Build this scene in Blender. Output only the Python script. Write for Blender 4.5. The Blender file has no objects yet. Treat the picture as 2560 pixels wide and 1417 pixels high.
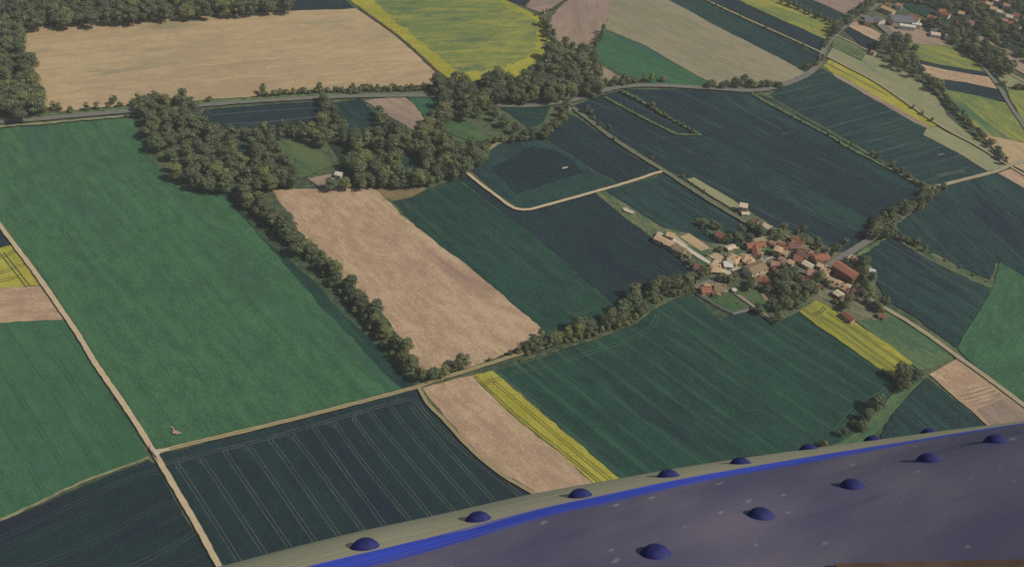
import bpy, bmesh, math, random
import numpy as np
from mathutils import Vector, Matrix, noise as mnoise
random.seed(7); RNG = np.random.default_rng(7)
sc = bpy.context.scene
COL = sc.collection

# ------------------------------------------------------------------ camera
CAM_H = 350.0; PITCH = math.radians(40.0); ROLL = math.radians(5.0)
F = 2217.0; CX, CY = 1280.0, 708.5
fw = Vector((0, math.cos(PITCH), -math.sin(PITCH)))
rt0 = Vector((1, 0, 0)); up0 = Vector((0, math.sin(PITCH), math.cos(PITCH)))
rt = rt0*math.cos(ROLL) + up0*math.sin(ROLL)
up = -rt0*math.sin(ROLL) + up0*math.cos(ROLL)
CAM = Vector((0, 0, CAM_H))
cam_d = bpy.data.cameras.new('camera'); cam = bpy.data.objects.new('camera', cam_d); COL.objects.link(cam)
cam.matrix_world = Matrix(((rt.x, up.x, -fw.x, CAM.x), (rt.y, up.y, -fw.y, CAM.y), (rt.z, up.z, -fw.z, CAM.z), (0, 0, 0, 1)))
cam_d.sensor_fit = 'HORIZONTAL'; cam_d.sensor_width = 36.0; cam_d.lens = 36.0*F/2560.0
cam_d.clip_start = 0.05; cam_d.clip_end = 30000
sc.camera = cam

def ray(px, py):
    return fw + rt*((px-CX)/F) - up*((py-CY)/F)
def gp(px, py, z=0.0):
    """survey point: where the line of sight meets the level z"""
    d = ray(px, py); k = (z-CAM_H)/d.z
    return Vector((CAM.x+d.x*k, CAM.y+d.y*k, z))
def proj(p):
    v = Vector(p)-CAM; w = v.dot(fw)
    return CX+F*v.dot(rt)/w, CY-F*v.dot(up)/w, w

# ------------------------------------------------------------------ light, sky, colour
sun_az = (1.0, -0.2); sun_el = math.radians(47)
n_ = math.hypot(*sun_az); sx, sy = sun_az[0]/n_, sun_az[1]/n_
to_sun = Vector((sx*math.cos(sun_el), sy*math.cos(sun_el), math.sin(sun_el)))
sd = bpy.data.lights.new('sun', 'SUN'); sd.energy = 3.4; sd.angle = math.radians(0.5); sd.color = (1.0, 0.93, 0.82)
so = bpy.data.objects.new('sun', sd); COL.objects.link(so)
so.rotation_euler = to_sun.to_track_quat('Z', 'Y').to_euler(); so.location = (0, 0, 900)
w = bpy.data.worlds.new('World'); sc.world = w; w.use_nodes = True
nt = w.node_tree; bg = nt.nodes['Background']; sk = nt.nodes.new('ShaderNodeTexSky')
sk.sky_type = 'NISHITA'; sk.sun_disc = False; sk.sun_elevation = sun_el; sk.sun_rotation = math.atan2(sx, sy)
nt.links.new(sk.outputs[0], bg.inputs[0]); bg.inputs[1].default_value = 0.07
sc.view_settings.view_transform = 'Standard'; sc.view_settings.look = 'None'
sc.view_settings.exposure = 0.0; sc.view_settings.gamma = 1.0
sc.cycles.use_denoising = False
sc.cycles.max_bounces = 5; sc.cycles.diffuse_bounces = 2; sc.cycles.glossy_bounces = 2
sc.cycles.transparent_max_bounces = 8; sc.cycles.volume_bounces = 0
K = 1.12     # ratio of shown brightness to albedo under this light
HAZE = 0.00012

def lin(c):
    return tuple((x/255/12.92 if x/255 <= 0.04045 else ((x/255+0.055)/1.055)**2.4) for x in c)
def alb(c, k=None):
    k = k or K
    return tuple(min(0.9, x/k) for x in lin(c)) + (1.0,)

# ------------------------------------------------------------------ node helper
class M:
    def __init__(s, name, rough=0.95, spec=0.1):
        s.m = bpy.data.materials.new(name); s.m.use_nodes = True; s.t = s.m.node_tree
        s.b = s.t.nodes['Principled BSDF']; s.b.inputs['Roughness'].default_value = rough
        s.b.inputs['Specular IOR Level'].default_value = spec; s.out = s.t.nodes['Material Output']
    def n(s, k, **kw):
        x = s.t.nodes.new(k)
        for a, v in kw.items(): setattr(x, a, v)
        return x
    def put(s, sock, v):
        if isinstance(v, bpy.types.NodeSocket): s.t.links.new(v, sock)
        else: sock.default_value = v
    def math(s, op, a, b=0.0, c=0.0, clamp=False):
        x = s.n('ShaderNodeMath', operation=op, use_clamp=clamp)
        s.put(x.inputs[0], a); s.put(x.inputs[1], b); s.put(x.inputs[2], c); return x.outputs[0]
    def mix(s, f, a, b):
        x = s.n('ShaderNodeMix', data_type='RGBA'); x.clamp_factor = True
        s.put(x.inputs[0], f); s.put(x.inputs[6], a); s.put(x.inputs[7], b); return x.outputs[2]
    def noise(s, vec, scale, detail=3.0, rough=0.55, dist=0.0):
        x = s.n('ShaderNodeTexNoise'); s.put(x.inputs['Vector'], vec); x.inputs['Scale'].default_value = scale
        x.inputs['Detail'].default_value = detail; x.inputs['Roughness'].default_value = rough; x.inputs['Distortion'].default_value = dist
        return x.outputs[0]
    def ss(s, v, lo, hi):
        x = s.n('ShaderNodeMapRange', interpolation_type='SMOOTHSTEP'); s.put(x.inputs[0], v)
        x.inputs[1].default_value = lo; x.inputs[2].default_value = hi; return x.outputs[0]
    def pos(s): return s.n('ShaderNodeNewGeometry').outputs['Position']
    def scaled(s, vec, ang, scale, off=(0, 0, 0)):
        a = s.n('ShaderNodeVectorRotate', rotation_type='Z_AXIS'); s.put(a.inputs['Vector'], vec); a.inputs['Angle'].default_value = -ang
        b = s.n('ShaderNodeMapping'); s.put(b.inputs['Vector'], a.outputs[0]); b.inputs['Scale'].default_value = scale; b.inputs['Location'].default_value = off
        return b.outputs[0]
    def color(s, v): s.put(s.b.inputs['Base Color'], v); return s.m

def flat(name, c, var=0.25, scale=0.6, rough=0.9, spec=0.15, k=None):
    m = M(name, rough, spec); a = alb(c, k)
    lo = tuple(x*(1-var) for x in a[:3])+(1,); hi = tuple(min(.9, x*(1+var)) for x in a[:3])+(1,)
    tc = m.n('ShaderNodeTexCoord').outputs['Object']
    return m.color(m.mix(m.ss(m.noise(tc, scale, 5), .3, .7), lo, hi))

# palette (how each crop looks in full sun)
PAL = {
 'bright': dict(a=(58, 94, 66), b=(76, 116, 80), c=(60, 93, 78), streak=.4, fine=.7, mot=1.5),
 'green':  dict(a=(56, 96, 68), b=(72, 112, 78), c=(60, 94, 86), streak=.4, fine=.6),
 'mid':    dict(a=(34, 62, 55), b=(46, 80, 66), c=(37, 53, 58), streak=.6, fine=.5, dash=(70, 100, 82)),
 'teal':   dict(a=(37, 63, 61), b=(50, 80, 72), c=(40, 56, 63), streak=.5, fine=.5, dash=(84, 108, 98)),
 'dark':   dict(a=(34, 54, 57), b=(46, 76, 69), c=(38, 50, 60), streak=.7, fine=.5, dash=(82, 108, 98)),
 'ink':    dict(a=(33, 49, 53), b=(38, 60, 60), c=(36, 45, 57), streak=.5, fine=.5, dash=(64, 80, 80)),
 'navy':   dict(a=(36, 50, 58), b=(40, 62, 62), c=(38, 46, 58), streak=.5, fine=.4, dash=(74, 96, 90)),
 'soil':   dict(a=(166, 138, 112), b=(194, 168, 134), c=(156, 127, 108), streak=.5, fine=.7, mot=1.7),
 'strawp': dict(a=(172, 147, 115), b=(192, 168, 128), c=(160, 136, 112), streak=.7, fine=.5, mot=1.5),
 'straw':  dict(a=(172, 149, 115), b=(192, 169, 128), c=(150, 140, 108), streak=.7, fine=.4, mot=1.5),
 'pink':   dict(a=(144, 124, 110), b=(166, 144, 124), c=(138, 122, 106), streak=.6, fine=.35),
 'sage':   dict(a=(134, 138, 102), b=(156, 152, 114), c=(124, 134, 96), streak=.6, fine=.3),
 'field': dict(a=(136, 130, 104), b=(156, 146, 118), c=(128, 132, 100), streak=.7, fine=.35, mot=1.4),
 'rape':   dict(a=(150, 146, 52), b=(178, 170, 76), c=(118, 130, 66), streak=.6, fine=.8),
 'rapeg':  dict(a=(112, 128, 72), b=(160, 156, 76), c=(82, 110, 80), streak=1.3, fine=.6, th=(.46, .68), sf=.13),
 'meadow': dict(a=(66, 100, 72), b=(104, 122, 82), c=(140, 132, 98), streak=.3, fine=.5),
 'rough':  dict(a=(70, 96, 66), b=(128, 130, 92), c=(56, 78, 60), streak=.6, fine=.8),
 'wood':   dict(a=(48, 60, 50), b=(64, 74, 56), c=(52, 56, 50), streak=.2, fine=.6),
 'lawn':   dict(a=(64, 92, 62), b=(88, 112, 72), c=(98, 112, 74), streak=.3, fine=.6, mot=1.6),
 'garden': dict(a=(70, 88, 62), b=(124, 124, 96), c=(150, 142, 116), streak=.3, fine=.9, th=(.55, .72)),
 'scruff': dict(a=(120, 110, 80), b=(152, 130, 98), c=(80, 94, 66), streak=1.0, fine=.7),
 'yard':   dict(a=(168, 156, 134), b=(206, 192, 166), c=(128, 122, 108), streak=.3, fine=.6),
}
TRAM = dict(
 pale=((88, 102, 98), .6), green=((72, 106, 84), .5), deep=((44, 78, 62), .5), dull=((86, 96, 92), .7), rut=((92, 98, 66), .9), faint=((70, 90, 84), .6))

def field_mat(name, pal, ang, tram=None, seed=0, third=.45):
    p = PAL[pal]; m = M(name, .95, .05)
    P = m.pos(); off = (seed*37.3 % 911, seed*91.7 % 773, 0)
    big = m.noise(m.scaled(P, ang, (.010, .016, 1), off), 1.0, 5, .6)
    streak = m.noise(m.scaled(P, ang, (.012, p.get('sf', .30), 1), off), 1.0, 4, .6)
    mid = m.noise(m.scaled(P, ang, (.07, .16, 1), off), 1.0, 4, .65)
    fine = m.noise(m.scaled(P, ang, (.5, 1.1, 1), off), 1.0, 2, .6)
    v = m.math('MULTIPLY_ADD', m.math('SUBTRACT', streak, .5), p['streak']*1.5, .5)
    v = m.math('MULTIPLY_ADD', m.math('SUBTRACT', fine, .5), p['fine']*2.3, v)
    v = m.math('MULTIPLY_ADD', m.math('SUBTRACT', mid, .5), p.get('mot', 1.2), v)
    v = m.math('MULTIPLY_ADD', m.math('SUBTRACT', big, .5), 1.2, v)
    c = m.mix(m.ss(v, .1, .9), alb(p['a']), alb(p['b']))
    big2 = m.noise(m.scaled(P, ang, (.008, .03, 1), (off[1], off[0], 5)), 1.0, 6, .65, .4)
    v2 = m.math('MULTIPLY_ADD', m.math('SUBTRACT', streak, .5), .5*p['streak'], big2)
    th = p.get('th', (.52, .70)); c = m.mix(m.ss(v2, *th), c, alb(p['c']))
    if 'dash' in p:
        da = m.noise(m.scaled(P, ang, (.022, .9, 1), (off[1]+9, off[0], 2)), 1.0, 2, .5); pa = m.noise(m.scaled(P, ang, (.012, .02, 1), (off[0], off[1]+31, 3)), 1.0, 3)
        c = m.mix(m.math('MULTIPLY', m.math('MULTIPLY', m.ss(da, .56, .74), m.ss(pa, .42, .66)), .75), c, alb(p['dash']))
    if tram:
        kind, sp, gauge, wid = tram
        tc, st = TRAM[kind]
        r = m.scaled(P, ang, (1, 1, 1)); wob = m.noise(m.scaled(P, ang, (.02, .02, 1)), 1.0, 2)
        y = m.n('ShaderNodeSeparateXYZ'); m.put(y.inputs[0], r)
        yy = m.math('MULTIPLY_ADD', m.math('SUBTRACT', wob, .5), 1.2, y.outputs[1])
        fr = m.math('PINGPONG', yy, sp/2)
        d = m.math('ABSOLUTE', m.math('SUBTRACT', fr, gauge/2))
        line = m.math('SUBTRACT', 1.0, m.ss(d, wid*.35, wid))
        br = m.ss(m.noise(m.scaled(P, ang, (.03, .25, 1), off), 1.0, 4, .7), .36, .62)
        c = m.mix(m.math('MULTIPLY', m.math('MULTIPLY', line, br), st), c, alb(tc))
    return m.color(c)

def track_mat(name, c, st=.85):
    """worn wheel track that comes and goes"""
    m = M(name, .95, .05); P = m.pos()
    br = m.math('MULTIPLY', m.math('MULTIPLY_ADD', m.ss(m.noise(P, .05, 4, .7), .3, .65), .4, .6), st)
    tr = m.n('ShaderNodeBsdfTransparent'); mx = m.n('ShaderNodeMixShader')
    m.put(m.b.inputs['Base Color'], m.mix(m.noise(P, .8, 3), tuple(x*.75 for x in alb(c)[:3])+(1,), alb(c)))
    m.put(mx.inputs[0], br); m.t.links.new(tr.outputs[0], mx.inputs[1]); m.t.links.new(m.b.outputs[0], mx.inputs[2])
    m.t.links.new(mx.outputs[0], m.out.inputs[0]); return m.m

def road_mat(name, edge, rut, mid, grassy=.5):
    m = M(name, .95, .05); P = m.pos()
    uv = m.n('ShaderNodeUVMap'); s = m.n('ShaderNodeSeparateXYZ'); m.put(s.inputs[0], uv.outputs[0])
    d = m.math('ABSOLUTE', m.math('SUBTRACT', s.outputs[0], .5))       # 0 at the middle, .5 at the edge
    d = m.math('MULTIPLY_ADD', m.math('SUBTRACT', m.noise(P, .35, 4, .7), .5), .22, d)
    base = m.mix(m.ss(m.noise(P, .25, 5, .65), .3, .7), alb(rut), tuple(x*.84 for x in alb(rut)[:3])+(1,))
    c = m.mix(m.math('MULTIPLY', m.math('SUBTRACT', 1.0, m.ss(d, .05, .16)), grassy), base, alb(mid))
    c = m.mix(m.ss(d, .36, .47), c, alb(edge))
    return m.color(c)

# ------------------------------------------------------------------ object helpers
def tag(o, label=None, cat=None, group=None, kind=None):
    if label: o['label'] = label
    if cat: o['category'] = cat
    if group: o['group'] = group
    if kind: o['kind'] = kind
    return o
def mesh_obj(name, verts, faces, mats, idx=None, parent=None, smooth=False):
    me = bpy.data.meshes.new(name); me.from_pydata([tuple(v) for v in verts], [], faces)
    for mm in (mats if isinstance(mats, (list, tuple)) else [mats]): me.materials.append(mm)
    if idx is not None: me.polygons.foreach_set('material_index', idx)
    if smooth: me.polygons.foreach_set('use_smooth', [True]*len(me.polygons))
    me.update(); o = bpy.data.objects.new(name, me); COL.objects.link(o)
    if parent: o.parent = parent
    return o
def empty(name, loc=(0, 0, 0), rz=0.0):
    o = bpy.data.objects.new(name, None); COL.objects.link(o); o.location = loc; o.rotation_euler = (0, 0, rz)
    o.empty_display_size = 1; return o
def pts(s):
    """'x,y x,y' -> list of survey pixels"""
    return [tuple(float(a) for a in q.split(',')) for q in s.split()]

def resample(P, step, closed):
    out = []; n = len(P)
    for i in range(n if closed else n-1):
        a, b = P[i], P[(i+1) % n]; k = max(1, int((b-a).length/step))
        for j in range(k): out.append(a.lerp(b, j/k))
    if not closed: out.append(P[-1].copy())
    return out
def catmull(P, step):
    out = []
    for i in range(len(P)-1):
        p0 = P[max(0, i-1)]; p1 = P[i]; p2 = P[i+1]; p3 = P[min(len(P)-1, i+2)]
        k = max(1, int((p2-p1).length/step))
        for j in range(k):
            t = j/k
            out.append(.5*((2*p1)+(p2-p0)*t+(2*p0-5*p1+4*p2-p3)*t*t+(3*p1-p0-3*p2+p3)*t**3))
    out.append(P[-1].copy()); return out
def ribbon_geo(P, width, jit=.12, off=0.0, z=0.0):
    V, UV = [], []; n = len(P)
    for i, p in enumerate(P):
        d = (P[min(n-1, i+1)]-P[max(0, i-1)]); d.z = 0; d.normalize(); nn = Vector((-d.y, d.x, 0))
        for s, u in ((-1, 0), (0, .5), (1, 1)):
            ww = width*.5*(1+(random.random()-.5)*2*jit) if s else 0
            q = p+nn*(off+s*ww); V.append((q.x, q.y, z))
            UV.append(u)
    Fc = []
    for i in range(n-1):
        a = i*3
        Fc += [(a, a+1, a+4, a+3), (a+1, a+2, a+5, a+4)]
    return V, Fc, UV

LAYER = [0]
def field(name, label, pal, dirpx, poly, tram=None, tracks=None, trackcol=None, kind='structure', jit=.45, cat='field'):
    LAYER[0] += 1; z = .02+LAYER[0]*.009
    P = [gp(x, y, z) for x, y in pts(poly)]
    P = resample(P, 4.0, True)
    for p in P:
        q = mnoise.noise_vector(p*.045)*(1.5*min(1, jit*2)); p.x += random.uniform(-jit, jit)+q.x; p.y += random.uniform(-jit, jit)+q.y
    (x0, y0), (x1, y1) = pts(dirpx); d = gp(x1, y1)-gp(x0, y0); ang = math.atan2(d.y, d.x)
    bm = bmesh.new(); vs = [bm.verts.new(p) for p in P]; f = bm.faces.new(vs)
    if f.normal.z < 0: f.normal_flip()
    bmesh.ops.triangulate(bm, faces=[f])
    bm.normal_update()
    for f in bm.faces:
        if f.normal.z < 0: f.normal_flip()
    mats = [field_mat(name, pal, ang, tram, LAYER[0])]
    if tracks:
        mats.append(track_mat('wheel_track', *trackcol))
        for path, gauge, wd in tracks:
            C = catmull([gp(x, y, z) for x, y in pts(path)], 2.5)
            for s in (-.5, .5):
                V, Fc, _ = ribbon_geo(C, wd, .25, s*gauge, z+.004+.0006*(len(bm.faces) % 5))
                bv = [bm.verts.new(v) for v in V]
                for q in Fc:
                    g = bm.faces.new([bv[i] for i in q]); g.material_index = 1
    me = bpy.data.meshes.new(name); bm.to_mesh(me); bm.free()
    for mm in mats: me.materials.append(mm)
    o = bpy.data.objects.new(name, me); COL.objects.link(o)
    tag(o, label, cat, None, kind); return o

RL = [0]
def road(name, label, path, width, mat, cat='road', jit=.12, kind='structure', z0=1.05):
    RL[0] += 1; z = z0+RL[0]*.01
    C = catmull([gp(x, y, z) for x, y in pts(path)], 3.0)
    V, Fc, UV = ribbon_geo(C, width, jit, 0, z)
    o = mesh_obj(name, V, Fc, mat); me = o.data; uvl = me.uv_layers.new(name='UVMap')
    vi = np.empty(len(me.loops), dtype=np.int32); me.loops.foreach_get('vertex_index', vi)
    a = np.array(UV)[vi]; uvl.data.foreach_set('uv', np.stack([a, a*0], 1).ravel())
    return tag(o, label, cat, None, kind)

# ------------------------------------------------------------------ ground
gm = M('ground', .95, .05); Pg = gm.pos()
v = gm.math('MULTIPLY_ADD', gm.math('SUBTRACT', gm.noise(Pg, .25, 5, .7), .5), 1.2, gm.noise(Pg, .012, 5))
gmat = gm.color(gm.mix(gm.ss(v, .25, .75), alb((56, 74, 58)), alb((104, 112, 80))))
o = mesh_obj('ground', [(-4000, -1500, 0), (4000, -1500, 0), (4000, 6000, 0), (-4000, 6000, 0)], [(0, 1, 2, 3)], gmat)
tag(o, 'flat grassy farmland ground under the fields', 'ground', None, 'structure')


# ------------------------------------------------------------------ fields
# near left
field('wheat_field', 'large bright green wheat field between the dirt road and the hedgerow', 'bright', '356,580 660,950',
      '-195,318 0,318 180,302 330,294 345,330 375,392 425,450 468,476 540,480 575,476 620,548 655,592 730,655 810,725 870,795 925,850 985,915 1040,962 720,1049 455,1113 398,1128 385,1122 330,1040 240,908 170,798 95,690 0,560', ('deep', 12.5, 1.7, .55))
field('wheat_field', 'dull green headland strip of young wheat along the hedgerow', 'mid', '760,720 900,880',
      '548,482 575,478 620,548 655,592 730,655 810,725 870,795 925,850 985,915 1040,962 1005,970 950,925 850,815 745,700 645,585')
field('wheat_field', 'green wheat field with dark tramlines in the bottom corner west of the dirt road', 'green', '100,850 300,1140',
      '-300,812 0,809 160,799 230,910 308,1030 366,1126 372,1142 200,1206 0,1297 -300,1420', ('deep', 12, 1.9, .75))
field('bare_soil_field', 'small pinkish bare soil field beside the dirt road', 'soil', '0,770 160,765', '-300,722 0,719 105,715 160,797 0,807 -300,812')
field('rapeseed_field', 'small yellow rapeseed field with dark wheel ruts beside the dirt road', 'rape', '0,620 60,700', '-300,640 0,620 32,612 105,715 0,719 -300,722', None,
      [('-60,655 0,644 28,632 45,620', 2.0, .8), ('5,632 30,665 48,688 70,716', 2.0, .8), ('-40,690 0,682 48,665 85,655', 2.0, .6), ('-40,708 10,700 48,690', 2, .6)], ((92, 104, 62), .95))
field('wheat_field', 'dark green field tip beside the dirt road above the rapeseed', 'navy', '0,575 30,612', '-300,330 -205,315 -3,572 30,610 0,618 -300,640')
field('wheat_field', 'dark blue green crop field in the bottom corner below the pale field edge', 'ink', '0,1345 375,1190', '-300,1424 0,1301 375,1147 393,1162 470,1302 545,1420 600,1520 -300,1720', None,
      [('-60,1370 0,1345 150,1275 300,1205 370,1182 412,1182', 2.0, .35), ('60,1425 200,1370 330,1300 400,1262 455,1258', 2.0, .35), ('280,1440 400,1380 460,1348 492,1324', 2.0, .5), ('-60,1400 0,1370 150,1310 260,1260', 2.0, .25)], ((90, 104, 98), .5))
rows = ['441,1157 480,1215 596,1398 660,1500', '501,1143 545,1205 660,1379 730,1480', '561,1125 600,1185 723,1365 800,1475', '621,1114 665,1175 785,1349 880,1480', '674,1097 720,1158 846,1337 940,1470',
        '730,1086 775,1143 906,1323 1000,1450', '783,1065 850,1160 959,1309 1060,1440', '836,1055 900,1146 1023,1298 1130,1430', '882,1040 930,1108 1072,1284 1180,1410', '928,1030 980,1098 1129,1271 1240,1390', '977,1016 1035,1092 1181,1259 1290,1370', '1026,1012 1085,1085 1234,1250 1330,1350', '1052,1020 1130,1100 1300,1238 1360,1300']
field('wheat_field', 'navy headland around the tramline field', 'navy', '621,1114 785,1349',
      '400,1133 720,1054 1045,971 1072,1012 1105,1047 1170,1118 1247,1182 1336,1236 1450,1300 1700,1450 1300,1560 620,1560 560,1420 482,1282 412,1157')
field('wheat_field', 'dark green crop field with looping pale tramlines above the wing', 'ink', '621,1114 785,1349',
      '414,1162 487,1142 660,1100 825,1054 913,1029 1019,1001 1036,1006 1080,1050 1150,1110 1290,1228 1420,1320 1600,1450 1300,1560 640,1560 575,1420 490,1290', None,
      [(r, 1.7, .46) for r in rows] + [('408,1160 487,1139 660,1097 825,1051 913,1026 1019,998 1042,1006 1060,1030', 1.7, .46)] +
      [('%g,%g %g,%g %g,%g %g,%g' % (x0+4, y0+14, x0+3, y0-2, x1-14, y1+1, x1+4, y1+12), 1.6, .3) for (x0, y0), (x1, y1) in (((441, 1157), (501, 1143)), ((561, 1125), (621, 1114)), ((674, 1097), (730, 1086)), ((783, 1065), (836, 1055)), ((882, 1040), (928, 1030)))],
      ((108, 116, 107), .62))
field('stubble_field', 'narrow bare tan stubble field between the curved track and the yellow rapeseed strip', 'soil', '1180,960 1480,1210', '1056,968 1120,952 1182,937 1205,965 1240,1000 1300,1058 1392,1128 1489,1215 1700,1380 1480,1312 1340,1232 1250,1180 1175,1114 1108,1040')
field('rapeseed_field', 'long narrow yellow rapeseed strip between the tan stubble and the dark green field', 'rape', '1240,930 1550,1200', '1184,936 1231,926 1300,986 1400,1070 1550,1197 1750,1360 1640,1345 1488,1213 1391,1126 1300,1056 1240,999 1203,963', None,
      [('1186,940 1240,993 1310,1055 1400,1125 1500,1205 1600,1290', 1.5, .8), ('1222,942 1300,1010 1400,1095 1490,1170 1640,1290', 1.6, .6), ('1204,962 1215,953 1235,950 1252,945', 1.8, .6), ('1208,966 1222,956 1240,958', 1.6, .5)], ((100, 106, 62), .6))
field('wheat_field', 'broad dark green crop field between the rapeseed strip, the creek and the village', 'mid', '1263,935 1580,1196',
      '1241,926 1300,911 1420,870 1500,840 1565,814 1605,796 1645,762 1690,745 1738,738 1768,768 1800,800 1832,783 1880,772 1934,806 1985,783 2000,781 2115,862 2236,946 2243,965 2230,985 2180,1020 2145,1068 2100,1104 2065,1120 2000,1152 1900,1300 1750,1360 1550,1197', ('green', 12.2, 1.5, .7),
      [('1272,938 1290,930 1400,905 1500,872 1580,846 1630,815 1645,785', 2.2, .6), ('2230,960 2200,985 2150,1010 2120,1040 2090,1080', 2.2, .6), ('1690,770 1720,762 1760,748', 2.0, .35), ('1640,790 1740,860 1800,905 1880,960', 1.6, .4)], ((84, 116, 92), .7))
# centre
field('stubble_field', 'wide bare tan field in the middle between the hedgerow and the dark wheat', 'soil', '1000,535 1365,830',
      '684,474 860,470 932,470 975,506 1000,536 1040,566 1150,650 1250,732 1365,831 1330,852 1270,882 1172,919 1110,928 1050,928 1015,868 950,778 900,738 850,690 790,620 745,575 722,540 700,505')
field('stubble_field', 'ragged tan grass patch at the top corner of the tan field', 'scruff', '940,475 1060,470', '935,470 1058,463 1068,478 1025,494 985,503 962,496')
field('wheat_field', 'dark green wheat strip beside the tan field', 'mid', '1145,457 1520,750',
      '982,505 1025,496 1062,476 1142,447 1162,464 1250,526 1337,591 1430,672 1525,755 1560,765 1515,800 1455,812 1420,828 1366,832 1250,733 1150,651 1040,567', ('faint', 12, 1.8, .5),
      [('1010,500 1030,520 1060,545 1130,605', 1.8, .4), ('1015,520 1018,510 1034,510 1046,520', 1.6, .4), ('1075,478 1090,470 1138,462', 1.6, .5), ('1372,834 1400,824 1440,816', 1.8, .5), ('1410,770 1440,785 1490,768', 2, .5)], ((96, 116, 98), .8))
field('wheat_field', 'blackish navy crop field below the bend of the dirt lane', 'navy', '1145,457 1520,750',
      '1144,447 1172,436 1240,492 1287,520 1316,527 1400,508 1488,482 1560,540 1625,591 1690,640 1742,680 1746,696 1690,702 1625,715 1580,735 1560,756 1526,754 1430,671 1337,590 1250,525', None,
      [('1590,715 1650,700 1715,686 1735,694', 1.6, .35), ('1535,735 1550,732 1560,728', 1.4, .4)], ((84, 104, 98), .7))
field('rough_pasture', 'strip of rough weedy pasture running down to the farm sheds', 'rough', '1500,485 1640,580', '1488,481 1512,477 1566,512 1620,548 1662,574 1660,592 1628,592 1562,542')
field('wheat_field', 'dark green crop field between the farm lane and the hedged lane', 'dark', '1660,440 1900,590',
      '1512,477 1600,454 1662,434 1700,458 1770,500 1840,547 1905,590 1870,605 1800,612 1768,612 1715,586 1664,572 1566,511', ('faint', 10, 1.8, .6))
field('wheat_field', 'teal field around a darker oblong inside the lane bend', 'teal', '1354,339 1464,437',
      '1178,427 1200,390 1250,360 1310,346 1356,341 1420,385 1480,424 1545,458 1490,476 1400,503 1318,521 1292,514 1240,482', None,
      [('1196,425 1198,408 1225,388 1260,378', 2, .35), ('1198,427 1215,440 1240,442', 2, .35)], ((92, 112, 102), .7))
field('wheat_field', 'dark oblong of crop inside the teal field', 'ink', '1240,420 1390,375', '1228,421 1290,388 1330,366 1385,374 1418,394 1460,432 1370,458 1292,486', jit=.25)
field('wheat_field', 'navy field wedge beside the hedged lane', 'navy', '1440,300 1640,415', '1358,341 1385,312 1420,284 1448,296 1530,354 1600,400 1655,428 1600,443 1548,457 1482,423 1420,383', None,
      [('1600,440 1640,428 1622,420', 1.6, .3)], ((92, 112, 102), .6))
field('wheat_field', 'very large navy field above the village', 'navy', '1810,240 2310,470',
      '1428,266 1505,238 1560,224 1700,224 1810,224 1880,232 1925,246 2050,318 2200,402 2322,468 2296,502 2210,556 2166,590 2140,620 2105,632 2060,612 2010,580 1940,572 1870,522 1730,446 1665,424 1600,386 1530,338 1445,280', ('faint', 24, 2, .7),
      [('1815,248 1840,262 1900,296 1955,324', .2, .7), ('1952,338 1975,330 1985,326', 1.5, .4), ('1640,345 1700,342 1760,340', 1.6, .4), ('1500,262 1530,272 1560,270', 2, .35)], ((104, 116, 108), .8))
field('wheat_field', 'greener band of crop along the edge of the large navy field', 'dark', '1830,245 2310,470', '1822,238 1890,238 2000,300 2100,355 2200,412 2300,468 2262,474 2160,420 2050,362 1940,300', jit=1.5)
field('wheat_field', 'greener streaked band across the large navy field', 'dark', '1830,245 2310,470', '1700,340 1770,342 1900,410 2050,490 2190,560 2160,588 2040,545 1900,470 1800,410', jit=2)
field('wheat_field', 'dark crop field with pale cross tramlines beyond the large navy field', 'dark', '1990,275 2130,240',
      '1925,238 1965,212 2055,172 2092,192 2180,242 2290,306 2332,322 2306,336 2400,388 2472,431 2372,452 2326,462 2200,396 2055,312', ('pale', 15, .1, .9),
      [('1920,250 1960,272 1985,285', 1, .6), ('2345,440 2380,432 2412,428', 2.2, .9), ('2345,388 2360,384', 1, 1.0)], ((132, 132, 118), .8))
field('meadow', 'pale sage grass patch at the end of the cross-lined field', 'sage', '2330,320 2500,420', '2308,336 2322,322 2344,317 2440,368 2516,412 2495,424 2470,429 2400,386')
field('rapeseed_field', 'thin yellow rapeseed strip along the far lane', 'rape', '2070,160 2340,312', '2060,166 2074,149 2125,172 2200,214 2290,268 2346,312 2330,321 2290,304 2180,240 2092,190', None,
      [('2066,158 2080,166 2120,186 2200,230', .2, 1.6), ('2085,156 2080,166 2130,190 2220,240', 1.5, .8)], ((150, 134, 96), .8))
field('bare_soil_field', 'pale pink soil edge under the thin rapeseed strip', 'pink', '2070,160 2340,312', '2080,184 2100,190 2180,234 2290,296 2330,319 2322,322 2290,308 2180,245 2092,194')
field('meadow', 'long sage green meadow between the far lane and the tree line', 'sage', '2070,140 2510,400', '2066,140 2082,118 2120,132 2152,153 2166,130 2215,152 2262,175 2300,205 2345,245 2368,290 2420,335 2490,385 2518,410 2345,309 2200,211 2125,170')
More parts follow.
